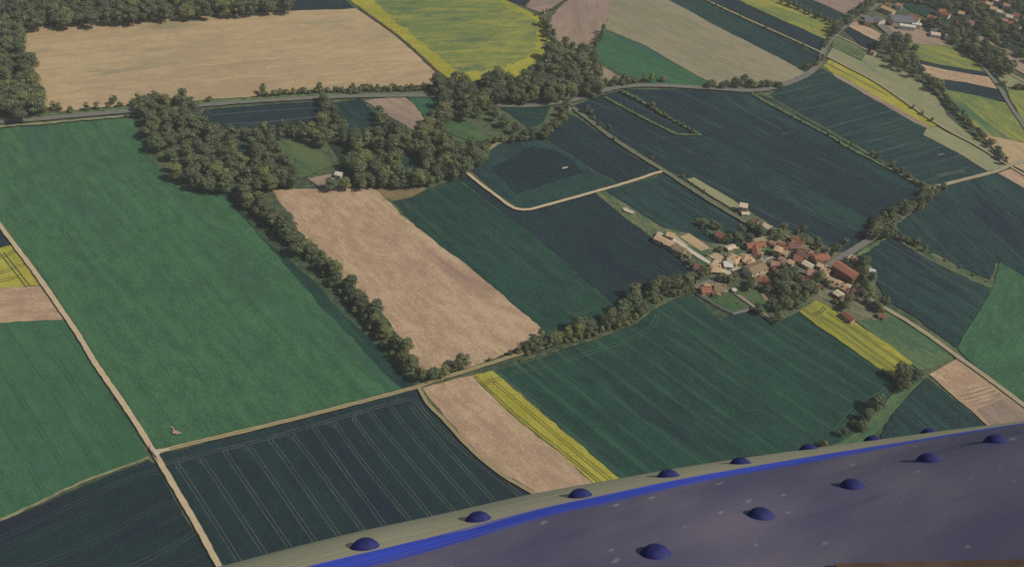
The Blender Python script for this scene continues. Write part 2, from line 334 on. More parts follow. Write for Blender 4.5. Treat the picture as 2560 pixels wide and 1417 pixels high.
# top centre
field('meadow', 'broad sage and tan meadow at the top beyond the bare pink field', 'field', '1550,10 1990,190', '1508,72 1518,50 1532,-60 1560,-60 1672,0 1805,72 1945,143 2012,180 1968,204 1905,222 1792,217 1705,166 1610,112')
field('wheat_field', 'deep green wheat triangle below the sage meadow', 'green', '1510,80 1790,215', '1508,74 1610,113 1704,167 1792,217 1690,212 1625,206 1552,184 1494,152 1488,124')
field('bare_soil_field', 'small pink soil wedge beside the wood', 'pink', '1490,160 1550,195', '1486,156 1530,178 1552,194 1500,208 1474,190')
field('wheat_field', 'dark teal strip at the top between the meadow and the hedge lane', 'dark', '1700,0 2040,160', '1672,0 1600,-40 1680,-70 1764,-2 1860,45 1950,85 2052,132 2048,160 2012,180 1945,142 1806,71')
field('wheat_field', 'dark strip at the top between the hedge lane and the yellow strip', 'navy', '1780,0 2055,125', '1768,-2 1720,-40 1790,-40 1846,0 1950,50 2066,99 2056,130 1952,82')
field('rapeseed_field', 'yellow rapeseed strip at the top beside the paved road', 'rapeg', '1850,0 2080,80', '1848,0 1780,-40 1850,-60 1950,0 2030,36 2086,62 2066,99 1950,49')
field('wheat_field', 'dark green strip at the top beside the yellow strip', 'dark', '1960,0 2090,60', '1955,0 1880,-50 1960,-50 2030,0 2112,36 2088,60 2030,34')
field('bare_soil_field', 'pinkish bare field at the top beside the paved road', 'pink', '2040,0 2150,30', '2032,0 1970,-50 2100,-60 2170,12 2112,34')
field('rapeseed_field', 'large greenish yellow rapeseed field at the top', 'rape', '900,60 1350,50', '880,6 820,-60 1200,-80 1262,0 1346,40 1354,66 1378,100 1366,136 1340,166 1280,200 1200,200 1150,208 1116,194 1000,93 900,18')
field('rapeseed_field', 'greener streaked middle of the large rapeseed field', 'rapeg', '900,60 1350,50', '905,-80 1190,-80 1250,10 1335,50 1342,70 1340,125 1310,150 1240,172 1152,183 985,52 940,10', jit=2.5)
field('stubble_field', 'huge tan stubble field at the top beside the forest', 'straw', '100,150 950,90', '38,72 200,58 500,40 722,28 892,22 1000,94 1108,192 1085,214 950,218 650,240 350,262 105,282 88,200 58,140')
field('stubble_field', 'pinker lower half of the huge tan field', 'strawp', '100,205 1040,125', '85,205 300,188 500,168 760,140 1020,113 1106,192 1083,213 950,217 650,239 350,261 106,281 96,240', jit=1.5)
field('wheat_field', 'dark blue field at the top between the forest and the rapeseed', 'navy', '730,10 880,10', '716,-5 690,-60 815,-60 862,0 886,21 724,27')
field('bare_soil_field', 'mauve ploughed field at the top beside the small row of poplars', 'pink', '1440,20 1450,110', '1382,42 1428,-20 1440,-60 1530,-60 1532,0 1516,52 1506,76 1482,116 1440,124 1402,112 1382,86 1372,56')
field('bare_soil_field', 'small mauve field corner at the very top', 'pink', '1320,10 1400,0', '1314,18 1330,-2 1345,-60 1440,-60 1408,2 1362,36')
field('wheat_field', 'dark wedge of crop at the very top', 'navy', '1260,0 1310,10', '1262,-3 1220,-60 1342,-60 1327,-2 1312,16')
# clearings in the middle wood
field('wheat_field', 'navy strip of crop below the paved road inside the wood', 'navy', '510,300 790,265', '500,298 512,274 620,266 780,254 812,262 800,312 700,318 560,322', None, [('530,288 650,278 780,270', .3, .8), ('560,310 680,303 790,292', .3, .8), ('515,276 532,290', 1.4, .5)], ((104, 112, 112), .7))
field('wheat_field', 'dark teal crop field inside the wood', 'dark', '850,260 950,330', '828,258 900,247 935,280 968,322 930,335 880,320 840,280')
field('bare_soil_field', 'pink bare soil field inside the wood', 'pink', '930,250 1060,325', '912,252 955,246 1012,243 1035,262 1080,326 1040,332 985,298')
field('meadow', 'small green clearing below the paved road', 'green', '1030,250 1100,280', '1020,245 1080,242 1112,262 1090,292 1060,295')
field('meadow', 'light green hay meadow inside the wood', 'lawn', '1110,320 1220,350', '1098,322 1130,298 1165,300 1232,352 1205,362 1150,345')
field('meadow', 'dark green meadow below the northern wood', 'mid', '1290,265 1370,275', '1240,262 1300,262 1376,268 1362,304 1332,322 1296,300')
field('meadow', 'bright green garden clearing with a cabin', 'lawn', '700,350 820,420', '690,358 740,346 795,372 835,412 785,434 750,446 720,400')
field('bare_soil_field', 'grey bare patch among the trees', 'wood', '820,345 880,400', '812,345 838,343 884,392 852,404')
field('meadow', 'shaded green glade in the wood', 'mid', '1010,380 1060,430', '1005,378 1040,385 1066,405 1052,436 1010,414')
field('bare_soil_field', 'bare brown yard in front of the cabin', 'pink', '780,450 830,440', '770,446 830,434 850,440 800,468')
field('meadow', 'small dark glade in the wood', 'mid', '570,360 650,400', '560,352 620,362 655,402 605,385')
# right
field('wheat_field', 'dark teal field beyond the tree-lined lane', 'dark', '2370,470 2560,640', '2372,462 2440,446 2520,425 2562,458 2720,555 2760,780 2560,690 2492,652 2476,700 2400,668 2310,622 2250,588 2234,560 2300,506', ('faint', 24, .3, .8))
field('bare_soil_field', 'tan soil corner beyond the lane crossing', 'soil', '2500,430 2560,470', '2496,434 2532,418 2640,476 2600,492 2560,470')
field('wheat_field', 'bright green wheat field at the far edge beside the dark fields', 'bright', '2500,655 2400,870', '2500,655 2560,690 2820,800 2820,1120 2690,1090 2560,1008 2400,880 2392,868 2440,790 2482,722')
field('wheat_field', 'dark teal field with pale streaks behind the village', 'dark', '2200,620 2470,780', '2150,640 2190,602 2232,592 2290,634 2380,678 2478,722 2438,790 2388,868 2300,800 2222,750 2182,700', ('faint', 14, .2, 1.2))
field('rough_pasture', 'rough weedy balk between two dark fields', 'rough', '2240,595 2480,715', '2230,588 2300,617 2400,668 2490,712 2478,724 2380,676 2290,634')
field('meadow', 'worn green meadow beside the rapeseed strip and the lane', 'meadow', '2120,740 2390,890', '2075,760 2110,735 2180,750 2228,785 2300,832 2392,890 2330,918 2300,926 2240,884 2160,815')
field('rapeseed_field', 'yellow rapeseed strip with dark ruts below the village', 'rape', '2010,775 2235,940', '1998,779 2020,758 2042,747 2072,761 2160,818 2282,906 2262,925 2236,946 2115,862', None,
      [('2008,772 2060,806 2140,862 2240,934', 1.5, .55), ('2052,790 2110,826 2180,878 2255,930', 1.5, .7), ('2068,780 2130,818 2200,868 2270,915', 1.5, .7), ('2032,787 2050,780 2062,768', 1.6, .7)], ((100, 98, 62), .75))
field('allotment_field', 'tan allotment ground beside the lane', 'soil', '2395,893 2560,1015', '2320,936 2350,918 2396,893 2478,952 2560,1014 2720,1120 2640,1150 2472,1064')
field('allotment_rows', 'green vegetable rows planted across the tan allotment', 'soil', '2400,985 2500,955', '2384,982 2455,950 2512,990 2436,1018', ('deep', 2.6, .1, .9))
field('allotment_rows', 'fine ploughed furrows at the end of the allotment', 'pink', '2440,1022 2520,1075', '2438,1022 2516,994 2600,1052 2480,1064', ('deep', 1.6, .1, .45))
field('wheat_field', 'dark triangular field beside the creek', 'dark', '2320,945 2465,1063', '2205,1085 2250,1010 2316,943 2380,992 2468,1063 2560,1130 2440,1260 2150,1300')
field('creek_bank', 'green grassy creek bank between two dark fields', 'meadow', '2310,925 2110,1110', '2300,926 2322,934 2262,990 2212,1062 2150,1112 2080,1140 2070,1122 2140,1085 2200,1020 2240,970')
# top right
field('wheat_field', 'dark scrub plot beside the paved road', 'rough', '2085,95 2165,130', '2086,90 2172,124 2154,152 2082,118')
field('bare_soil_field', 'tan field next to the grey sheds', 'soil', '2130,60 2210,100', '2122,66 2140,54 2190,78 2226,98 2204,108 2160,88')
field('wheat_field', 'dark strip below the tan field near the sheds', 'navy', '2120,75 2190,110', '2112,74 2124,70 2160,88 2204,108 2182,130 2150,112')
field('bare_soil_field', 'pinkish field in front of the long factory', 'pink', '2220,70 2380,110', '2205,64 2300,66 2336,74 2358,84 2388,116 2280,110 2236,100 2214,90')
field('rapeseed_field', 'yellow rapeseed field beyond the tree line', 'rapeg', '2290,115 2460,170', '2270,108 2388,117 2442,150 2468,181 2380,168 2288,148')
field('wheat_field', 'narrow dark strip below the far yellow field', 'navy', '2290,150 2470,185', '2280,148 2380,167 2472,183 2478,192 2380,176 2294,158')
field('bare_soil_field', 'tan strip beyond the tree line', 'soil', '2300,165 2490,215', '2294,159 2380,177 2478,194 2498,223 2400,205 2306,190')
field('wheat_field', 'navy strip beyond the tree line', 'navy', '2310,195 2500,240', '2306,191 2400,206 2500,226 2518,256 2440,238 2350,222')
field('rapeseed_field', 'yellow rapeseed field at the far edge below the navy strip', 'rapeg', '2400,230 2540,340', '2356,223 2440,239 2518,258 2562,330 2566,356 2480,342 2420,310 2380,275')
field('meadow', 'pale tan grass below the far yellow field', 'straw', '2480,345 2560,400', '2450,330 2482,342 2566,357 2640,440 2560,428 2522,410 2490,380')
field('rapeseed_field', 'yellow rapeseed corner across the far lane', 'rapeg', '2520,225 2600,300', '2512,218 2640,245 2640,350 2566,322')
field('wheat_field', 'dark wedge beside the far lane', 'dark', '2400,110 2480,165', '2396,112 2440,122 2496,166 2468,172')
field('meadow', 'grey green wedge past the lane fork', 'sage', '2480,180 2560,215', '2474,174 2500,168 2570,206 2640,230 2516,218')
field('river_gravel', 'pale pink gravel riverbed among the trees', 'pink', '2440,90 2560,150', '2430,84 2470,96 2510,118 2570,152 2640,180 2640,215 2560,186 2500,150')
field('woodland_floor', 'dark wooded ground around the far houses', 'wood', '2300,0 2560,100', '2220,-60 2700,-80 2700,170 2570,152 2510,118 2440,84 2370,70 2330,50 2270,20')
field('meadow', 'dim green clearing near the far houses', 'mid', '2280,10 2360,45', '2250,5 2290,8 2345,36 2318,40 2280,30')

# village ground
field('village_green', 'green and worn ground of the village plots', 'garden', '1700,640 2180,760',
      '1628,592 1662,572 1720,582 1768,608 1830,612 1900,592 1872,562 1840,532 1862,520 1940,570 2000,578 2060,612 2120,640 2165,648 2192,682 2172,758 2230,792 2212,802 2120,800 2070,762 2040,748 1998,780 1935,806 1880,774 1832,786 1742,738 1738,694 1700,644', cat='ground')
V = 'village_plot'
def plot(label, pal, d, poly): field(V, label, pal, d, poly, jit=.25, cat='garden')
plot('pale concrete farmyard between the farm sheds', 'yard', '1655,592 1710,615', '1652,592 1690,588 1722,614 1700,618')
plot('straw coloured ploughed plot beside the white lane', 'straw', '1705,590 1770,625', '1700,592 1722,583 1776,620 1754,628')
plot('yellow green lawn beside the white lane', 'lawn', '1720,628 1790,662', '1714,630 1736,620 1798,656 1778,672')
plot('dry grass plot between the lane and the tan houses', 'straw', '1768,640 1825,662', '1766,642 1790,630 1834,658 1812,668')
plot('green lawn behind the tan houses', 'lawn', '1830,615 1868,625', '1828,616 1850,606 1872,622 1842,636')
plot('green lawn in front of the L-shaped orange roof', 'lawn', '1890,640 1940,640', '1884,640 1918,618 1948,640 1910,652')
plot('grassy garden island with trees in the dark field', 'lawn', '1745,545 1830,602', '1736,546 1762,544 1838,602 1800,608')
plot('narrow sage meadow beside the hedged lane', 'sage', '1725,448 1845,525', '1716,449 1736,444 1790,474 1856,514 1842,528 1780,490')
plot('brown dug bed in a garden', 'pink', '1905,730 1940,755', '1900,732 1930,727 1946,748 1920,757')
plot('lawn behind the dug bed', 'lawn', '1850,730 1920,780', '1838,730 1895,724 1925,770 1930,795 1880,760')
plot('worn brown strip along the garden fence', 'pink', '1840,735 1930,803', '1834,737 1850,736 1934,798 1926,804')
plot('green garden of the farmhouse at the field edge', 'lawn', '1790,735 1870,765', '1768,742 1830,732 1872,764 1832,782')
plot('pale courtyard of the big orange hall', 'yard', '2080,690 2150,730', '2078,684 2090,680 2150,718 2176,748 2160,752')
plot('paved yard beside the long barn', 'yard', '1810,664 1850,680', '1800,668 1835,660 1862,676 1830,684')

# land beyond the frame
field('wheat_field', 'dark field beyond the bright green wheat field', 'dark', '2800,800 3300,1000', '2764,565 3500,860 3600,1500 2830,1124 2830,800 2766,770')
field('stubble_field', 'tan field beyond the far lane crossing', 'straw', '2700,450 3400,700', '2650,482 2720,546 2764,560 3500,850 3500,520 2760,330 2650,440')
field('meadow', 'grassy field beyond the allotments', 'sage', '2700,1200 3300,1500', '2660,1160 2730,1130 2830,1140 3590,1510 3300,2000 2470,1300 2580,1150')
field('wheat_field', 'dark field hidden under the aircraft side', 'mid', '1900,1310 2400,1600', '1460,1330 1620,1452 1705,1452 1755,1368 1905,1306 2150,1306 2440,1268 3250,2000 1500,2000 900,1600 1320,1565')
field('wheat_field', 'green field beyond the dirt road bend', 'green', '-400,300 -200,310', '-205,300 -215,330 -320,330 -320,640 -1000,800 -1000,420')
field('stubble_field', 'tan stubble beyond the forest corner', 'straw', '-900,250 -200,250', '-410,325 -160,300 -130,308 -200,292 -1000,390 -1100,250 -130,200')

# ------------------------------------------------------------------ roads and tracks
dirt = road_mat('dirt_road', (96, 96, 70), (206, 184, 148), (186, 168, 132), .5)
dirt2 = road_mat('two_rut_track', (96, 102, 70), (180, 160, 120), (112, 114, 78), .9)
lane = road_mat('pale_lane', (110, 112, 84), (176, 162, 130), (150, 142, 112), .5)
paved = road_mat('grey_asphalt', (98, 104, 84), (128, 126, 116), (122, 120, 112), .3)
hedgy = road_mat('grassy_lane', (70, 84, 62), (128, 128, 104), (92, 102, 76), .8)
white = road_mat('white_gravel', (150, 146, 126), (212, 200, 178), (196, 186, 164), .3)
road('dirt_road', 'pale dirt road running straight down past the green fields', '-330,120 -180,322 0,563 95,690 170,798 200,843 240,909 330,1040 387,1132 480,1290 552,1420 630,1550', 2.9, dirt)
field('road_junction', 'sandy widening where the track meets the dirt road', 'yard', '385,1130 410,1128', '376,1112 388,1126 412,1124 432,1119 424,1128 404,1134 398,1146 404,1160 394,1146 380,1126', jit=.3, cat='road')
bpy.data.objects['road_junction'].location.z = 1.2
road('dirt_track', 'two-rut track from the dirt road to the end of the hedgerow', '386,1134 408,1126 455,1113 720,1050 900,1004 1045,966', 2.7, dirt2, 'track')
road('dirt_track', 'two-rut track along the tan field from the hedgerow to the creek', '1045,966 1080,952 1170,925 1270,893 1330,874 1390,858', 2.6, dirt2, 'track')
road('dirt_track', 'curved grassy track beside the tramline field', '1047,967 1070,1008 1106,1044 1172,1116 1249,1181 1338,1234 1460,1306 1600,1390', 2.0, dirt2, 'track')
road('dirt_lane', 'pale dirt lane bending round the teal field', '1166,430 1200,458 1240,488 1275,514 1295,522 1320,523 1352,516 1490,478 1580,452 1640,432 1664,427', 2.9, dirt, 'lane')
road('hedged_lane', 'narrow lane with grassy edges between the navy fields', '1432,268 1480,305 1530,343 1600,389 1662,427 1740,478 1800,516 1860,551 1940,602 1975,628', 4.2, hedgy, 'lane')
road('paved_road', 'grey paved road crossing the top of the landscape', '-400,345 -150,318 0,305 150,292 330,276 460,266 620,253 850,241 1000,238 1080,239 1150,247 1250,262 1330,263 1430,250 1500,229 1560,216 1640,213 1760,219 1880,226 1950,214 2015,188 2050,155 2066,112 2110,66 2160,31 2205,4 2260,-40', 6.2, paved)
road('dirt_lane', 'pale lane from the tree-lined road to the far crossing', '2326,470 2372,458 2440,441 2495,426 2524,413 2560,402', 3.6, lane, 'lane')
road('farm_lane', 'thin pale lane between the sage meadow and the yellow strip', '2068,141 2125,170 2200,211 2345,310 2440,362 2520,412 2600,460 2700,520', 2.8, lane, 'lane')
road('village_road', 'grey village road leading in from the creek', '1738,718 1780,702 1825,688 1870,672 1905,650 1945,636 1990,628', 5.0, paved)
road('village_road', 'grey road leaving the village under the trees', '2070,664 2100,644 2140,620 2180,594 2212,572 2250,545 2290,510 2326,470', 5.2, paved)
road('village_street', 'grey main street through the village', '1930,590 1965,615 2000,632 2040,655 2075,680 2110,702 2150,730 2190,758 2225,776 2300,822 2392,888 2470,944 2560,1012 2700,1118', 3.6, lane)
road('white_lane', 'white gravel lane from the farm sheds to the village road', '1655,588 1690,602 1720,622 1760,648 1800,672 1826,684', 3.6, white, 'lane')
road('village_lane', 'short lane past the L-shaped orange roof', '1860,612 1885,628 1905,648 1920,660', 2.6, lane, 'lane')
road('village_lane', 'short lane behind the orange roofs', '1840,622 1860,610 1900,602 1925,598', 2.4, lane, 'lane')
road('far_lane', 'grey lane winding past the far yellow fields', '2318,84 2350,90 2388,116 2442,152 2470,182 2498,218 2530,270 2566,322 2640,430', 4.0, paved, 'lane')
road('far_track', 'thin pale track between the dark strips at the top', '2056,132 1950,84 1860,44 1764,-2 1700,-45', 2.6, lane, 'track')
road('far_track', 'thin pale track beside the scrub plot', '2086,86 2130,106 2168,126', 2.4, lane, 'track')
road('far_track', 'thin pale track forking past the grey green wedge', '2470,176 2520,184 2570,208 2640,232', 2.4, lane, 'track')
road('far_street', 'pale street between the far wooded houses', '2430,-10 2470,14 2510,34 2560,60', 3.0, lane, 'street')
road('factory_yard', 'grey concrete apron beside the sheds', '2160,40 2200,62 2222,80 2232,90', 9.0, paved, 'yard')
# grass verges seen as light ribbons
field('bare_patch', 'small sandy bare patch in the bright green wheat', 'straw', '420,1065 445,1085', '424,1064 436,1066 440,1072 447,1076 454,1083 440,1084 436,1079 432,1070', jit=1.0)
field('bare_patch', 'pale sandy fleck in the dark oblong', 'yard', '1405,420 1420,418', '1405,419 1419,416 1421,419 1407,423', jit=.2)
field('bare_patch', 'pale stones in the rough weedy strip', 'yard', '1555,520 1585,530', '1554,519 1566,517 1588,530 1580,534 1562,527', jit=.8)
plot('worn pale ground between the street houses', 'garden', '1940,600 2060,670', '1930,602 1965,590 2005,606 2040,632 2080,655 2110,690 2085,702 2050,680 2005,652 1960,625')
plot('pale gravel yard by the street crossing', 'yard', '2030,650 2080,672', '2040,654 2062,660 2084,668 2076,678 2056,668')
plot('pale forecourt of the farmhouse', 'yard', '1750,715 1820,730', '1752,712 1780,708 1822,728 1800,732 1768,728')
verge = flat('verge_grass', (96, 112, 76), .35, .25)
verge2 = flat('pale_verge_grass', (134, 134, 100), .3, .25)
def verge_strip(label, path, w_, m=verge): road('grass_verge', label, path, w_, m, 'verge', .45, z0=.98-.004*RL[0])
verge_strip('green verge on the near side of the hedge line in the navy field', '1512,242 1560,268 1620,300 1680,329.5 1690,334 1698,335.5 1725,337 1752,336', 2.6)
verge_strip('green verge under the long hedge line', '1560,228 1620,262 1690,304 1752,336', 2.6)
verge_strip('green verge along the shrubby balk', '1880,232 1930,262 2050,325 2130,372 2200,408 2316,470', 3.2)
verge_strip('pale creek bank edge below the creek trees', '1300,900 1400,872 1480,848 1540,826 1590,806 1618,782 1660,756 1730,728', 1.8, flat('bank_grass', (84, 92, 66), .5, .25))
verge_strip('thin grassy verge along the paved road', '0,296 200,280 350,266 480,258 640,246 840,234 1080,231', 3.6)
verge_strip('pale verge below the paved road beside the green wheat', '0,316 150,304 330,288', 3.0, verge2)
verge_strip('pale grassy edge where the wood meets the teal field', '1172,424 1200,388 1250,357 1310,342 1360,336 1400,302 1426,270', 3.4, verge2)
verge_strip('dark grassy edge between the tan field and the rapeseed', '896,20 1000,94 1108,192', 2.4, flat('dark_edge', (84, 78, 66), .25, .25))
verge_strip('green verge of the road under the lane trees', '2120,652 2160,628 2200,602 2234,578', 2.8)
verge_strip('pale field edge below the green tramline field', '-300,1420 0,1299 200,1207 372,1143', 1.6, verge2)

# ------------------------------------------------------------------ trees
KL = .40
def leaf_mat(name, dark, mid, light, yellow):
    m = M(name, .9, .08)
    g = m.n('ShaderNodeNewGeometry'); oi = m.n('ShaderNodeObjectInfo'); at = m.n('ShaderNodeAttribute'); at.attribute_name = 'tint'
    r = g.outputs['Random Per Island']
    t = m.math('FRACT', m.math('ADD', oi.outputs['Random'], at.outputs['Fac']))
    dark, mid, light, yellow = [alb(q, KL) for q in (dark, mid, light, yellow)]
    c = m.mix(m.ss(r, 0, .9), dark, mid)
    c = m.mix(m.math('GREATER_THAN', r, .86), c, light)
    c = m.mix(m.math('MULTIPLY', m.ss(t, .62, 1.0), .55), c, yellow)
    m.color(m.mix(m.math('MULTIPLY', m.ss(t, .35, .0), .4), c, dark))
    tr = m.n('ShaderNodeBsdfTranslucent'); ms = m.n('ShaderNodeMixShader'); m.t.links.new(m.b.inputs['Base Color'].links[0].from_socket, tr.inputs[0])
    ms.inputs[0].default_value = .46; m.t.links.new(m.b.outputs[0], ms.inputs[1]); m.t.links.new(tr.outputs[0], ms.inputs[2]); m.t.links.new(ms.outputs[0], m.out.inputs[0])
    return m.m
LEAF = leaf_mat('tree_leaves', (56, 62, 50), (84, 92, 68), (108, 112, 80), (108, 108, 64))
LEAF2 = leaf_mat('shrub_leaves', (54, 60, 46), (90, 96, 66), (120, 118, 78), (112, 110, 64))
BARK = flat('bark', (84, 76, 62), .35, 3.0)

def leaf_cloud(rng, R, H, base, nclump, nleaf, size, spread=1.0, flat_top=1.0, spiky=False):
    """leaf faces over many uneven clumps spread through the crown"""
    Q = []
    for c in range(nclump):
        a = rng.uniform(0, 2*math.pi); zz = rng.uniform(-.8, 1.0); rr = math.sqrt(max(0, 1-zz*zz*.9))*rng.uniform(.35, .88)*spread
        if spiky: rr *= (1-.55*(zz*.5+.5))
        cx, cy = R*rr*math.cos(a), R*rr*math.sin(a); cz = base+(H-base)*(.5+.40*zz*flat_top)
        cr = R*rng.uniform(.28, .54)
        n = int(nleaf*rng.uniform(.6, 1.25))
        d = rng.normal(size=(n, 3)); d /= np.linalg.norm(d, axis=1)[:, None]
        d[:, 2] = np.where(d[:, 2] < -.4, -d[:, 2], d[:, 2])
        p = np.array([cx, cy, cz])+d*(cr*rng.uniform(.62, 1.08, (n, 1)))*np.array([1, 1, .85])
        o_ = p-np.array([0, 0, base+(H-base)*.42]); o_ /= np.linalg.norm(o_, axis=1)[:, None]; nn = d*.55+o_*.9+rng.normal(size=(n, 3))*.36; nn /= np.linalg.norm(nn, axis=1)[:, None]
        t = np.cross(nn, rng.normal(size=(n, 3))); t /= np.linalg.norm(t, axis=1)[:, None]; b = np.cross(nn, t)
        s = size*rng.uniform(.6, 1.3, (n, 1))
        Q.append(np.stack([p-t*s-b*s*.7, p+t*s-b*s*.6, p+t*s*.9+b*s*.7, p-t*s*.8+b*s*.8], 1))
    return np.concatenate(Q)            # n x 4 x 3

def quads_mesh(name, Q, mat, tint=None):
    n = len(Q); me = bpy.data.meshes.new(name)
    me.vertices.add(n*4); me.vertices.foreach_set('co', Q.reshape(-1).astype(np.float32))
    me.loops.add(n*4); me.loops.foreach_set('vertex_index', np.arange(n*4, dtype=np.int32))
    me.polygons.add(n); me.polygons.foreach_set('loop_start', np.arange(0, n*4, 4, dtype=np.int32))
    me.polygons.foreach_set('loop_total', np.full(n, 4, dtype=np.int32))
    a = me.attributes.new('tint', 'FLOAT', 'FACE')
    a.data.foreach_set('value', (np.zeros(n) if tint is None else tint).astype(np.float32))
    me.materials.append(mat); me.update(calc_edges=True); return me

def tube(V, Fc, a, b, r0, r1, k=6):
    a = Vector(a); b = Vector(b); d = (b-a).normalized(); x = d.orthogonal().normalized(); y = d.cross(x); o = len(V)
    for p, r in ((a, r0), (b, r1)):
        for i in range(k):
            t = 2*math.pi*i/k; V.append(p+x*(r*math.cos(t))+y*(r*math.sin(t)))
    for i in range(k): Fc.append((o+i, o+(i+1) % k, o+k+(i+1) % k, o+k+i))
    Fc.append(tuple(o+k+i for i in range(k)))

# prototypes: unit crown radius 1, unit height measured in crown radii
PROTO = []
specs = [(2.5, .55, 22, 95, False), (2.3, .45, 26, 85, False), (2.8, .7, 22, 95, False), (2.2, .4, 20, 100, False), (3.2, .7, 22, 85, True), (2.6, .5, 28, 80, False), (2.4, .6, 18, 105, False)]
for i, (H, base, nc, nl, spiky) in enumerate(specs):
    rng = np.random.default_rng(100+i)
    Q = leaf_cloud(rng, 1.0, H, base, nc, int(nl*1.35), .062, spiky=spiky)
    crown = quads_mesh('crown', Q, LEAF)
    Vt, Ft = [], []
    tube(Vt, Ft, (0, 0, -.05), (0.03, 0.02, base+.25), .085, .06); tube(Vt, Ft, (0.03, 0.02, base+.25), (.0, .05, H*.72), .06, .02)
    for k in range(5):
        a = k*1.3+i; z = base+.15+.18*k
        tube(Vt, Ft, (.02, .02, z), (.6*math.cos(a), .6*math.sin(a), z+.45), .035, .012, 5)
    tm = bpy.data.meshes.new('trunk'); tm.from_pydata([tuple(v) for v in Vt], [], Ft); tm.materials.append(BARK)
    PROTO.append(dict(crown=crown, trunk=tm, Q=Q, H=H))
SHRUB = []
for i in range(5):
    rng = np.random.default_rng(300+i)
    Q = leaf_cloud(rng, 1.0, 1.75+.25*(i % 3), .1, 13, 60, .10, spread=.85, spiky=(i == 3))
    SHRUB.append(dict(crown=quads_mesh('shrub', Q, LEAF2), Q=Q, H=1.75+.25*(i % 3)))

CLEAR = [pts(s) for s in (
 '500,300 512,272 620,266 780,252 806,262 798,306 700,316 560,322', '840,262 900,250 935,285 950,318 930,326 885,316', '918,258 1010,248 1032,266 1068,322 1030,326 985,298',
 '1024,250 1078,246 1106,264 1084,286', '1104,324 1130,302 1160,304 1222,350 1200,358', '1290,270 1372,274 1356,304 1330,318 1300,298', '686,356 742,344 796,372 838,410 790,436 752,446 722,400',
 '812,346 838,344 884,396 850,404', '1006,380 1040,386 1064,405 1050,434 1016,414', '1192,318 1240,312 1290,338 1300,350 1240,350', '905,372 930,378 950,398 925,404', '562,356 622,364 652,402 605,388', '2360,20 2400,24 2420,44 2385,52', '2440,-5 2530,30 2560,55 2520,60 2460,20', '784,450 828,440 845,445 800,462', '1190,340 1230,345 1215,352', '1180,285 1215,275 1240,285 1215,300')]
def inside(x, y, P):
    c = False; j = len(P)-1
    for i in range(len(P)):
        (xi, yi), (xj, yj) = P[i], P[j]
        if (yi > y) != (yj > y) and x < (xj-xi)*(y-yi)/(yj-yi)+xi: c = not c
        j = i
    return c

TREES = []      # dict(x, y, R, H, label, group, kind)
def add_tree(px, py, R, H, label, group, shrub=False, occ=None):
    g = gp(px, py, H*.55)            # the crown's middle is seen at px, py
    TREES.append(dict(x=g.x, y=g.y, R=R, H=H, label=label, group=group, shrub=shrub))
OCC = []
def wood(poly, sp, R, H, label, group, shrub=False, clear=True):
    P = pts(poly); hm = sum(H)/2*.55
    G = [gp(x, y, hm) for x, y in P]; x0 = min(g.x for g in G); x1 = max(g.x for g in G); y0 = min(g.y for g in G); y1 = max(g.y for g in G)
    rng = random.Random(hash(poly) % 1000 if False else len(poly)*13+int(sp*10)); got = []
    for k in range(int((x1-x0)*(y1-y0)/sp/sp*9)):
        x, y = rng.uniform(x0, x1), rng.uniform(y0, y1); h = rng.uniform(*H)
        px, py, _ = proj((x, y, h*.55))
        if not inside(px, py, P): continue
        if clear:
            bx, by, _ = proj((x, y, 0))
            tx, ty, _ = proj((x, y, h*.85)); kk = rng.random() < .8
            if any(inside(bx, by, c) or inside(px, py, c) or (kk and inside(tx, ty, c)) for c in CLEAR): continue
        if any((x-a)**2+(y-b)**2 < (sp*s)**2 for a, b, s in got): continue
        s = rng.uniform(.8, 1.15); got.append((x, y, s))
        TREES.append(dict(x=x, y=y, R=rng.uniform(*R)*s, H=h, label=label, group=group, shrub=shrub))
def row(path, sp, width, R, H, label, group, shrub=False, skip=0.0):
    rng = random.Random(len(path)*7+int(sp*10)); C = resample([gp(x, y, sum(H)/2*.55) for x, y in pts(path)], sp, False)
    for i, c in enumerate(C):
        if rng.random() < skip: continue
        TREES.append(dict(x=c.x+rng.uniform(-.5, .5)*width, y=c.y+rng.uniform(-.5, .5)*width, R=rng.uniform(*R), H=rng.uniform(*H), label=label, group=group, shrub=shrub))
def single(px, py, R, H, label, shrub=False): add_tree(px, py, R, H, label, None, shrub)

g = 'trees of the middle wood'
wood('345,268 385,240 470,252 505,290 525,318 590,318 606,352 660,398 700,420 735,440 700,462 640,468 560,462 478,458 440,438 400,378 362,318', 8.2, (4.0, 6.0), (9.5, 14), 'tall round tree in the dense western block of the wood beside the bright green field', g+' west')
wood('596,312 700,308 770,316 795,345 700,345 650,390 620,350', 6.0, (2.8, 4.4), (9, 13), 'slim yellowish tree in the row below the navy strip inside the wood', g+' row')
wood('640,390 700,350 722,372 745,420 735,452 680,465 650,430', 7.0, (3.5, 5.2), (10, 14), 'tree in the wood just west of the cabin clearing', g+' clearing')
wood('772,245 812,236 832,262 862,300 900,335 890,372 858,350 835,340 800,352 780,320', 7.2, (3.4, 5.0), (9, 13), 'tree in the narrow belt running from the paved road down to the cabin clearing', g+' belt')
wood('835,350 852,350 885,395 905,420 880,432 850,402', 6.0, (3.2, 4.6), (9, 12), 'small tree in the thin belt beside the grey bare patch', g+' thin')
wood('893,240 912,250 960,285 985,308 1000,330 960,330 930,300', 6.5, (3, 4.5), (8, 11), 'bushy tree in the line between the teal field and the pink field inside the wood', g+' line')
wood('885,340 960,322 1060,330 1110,345 1160,360 1205,358 1210,388 1180,415 1120,435 1050,448 980,452 905,452 885,425', 8.0, (3.8, 5.8), (9.5, 14), 'broad tree in the southern block of the wood above the tan field', g+' south')
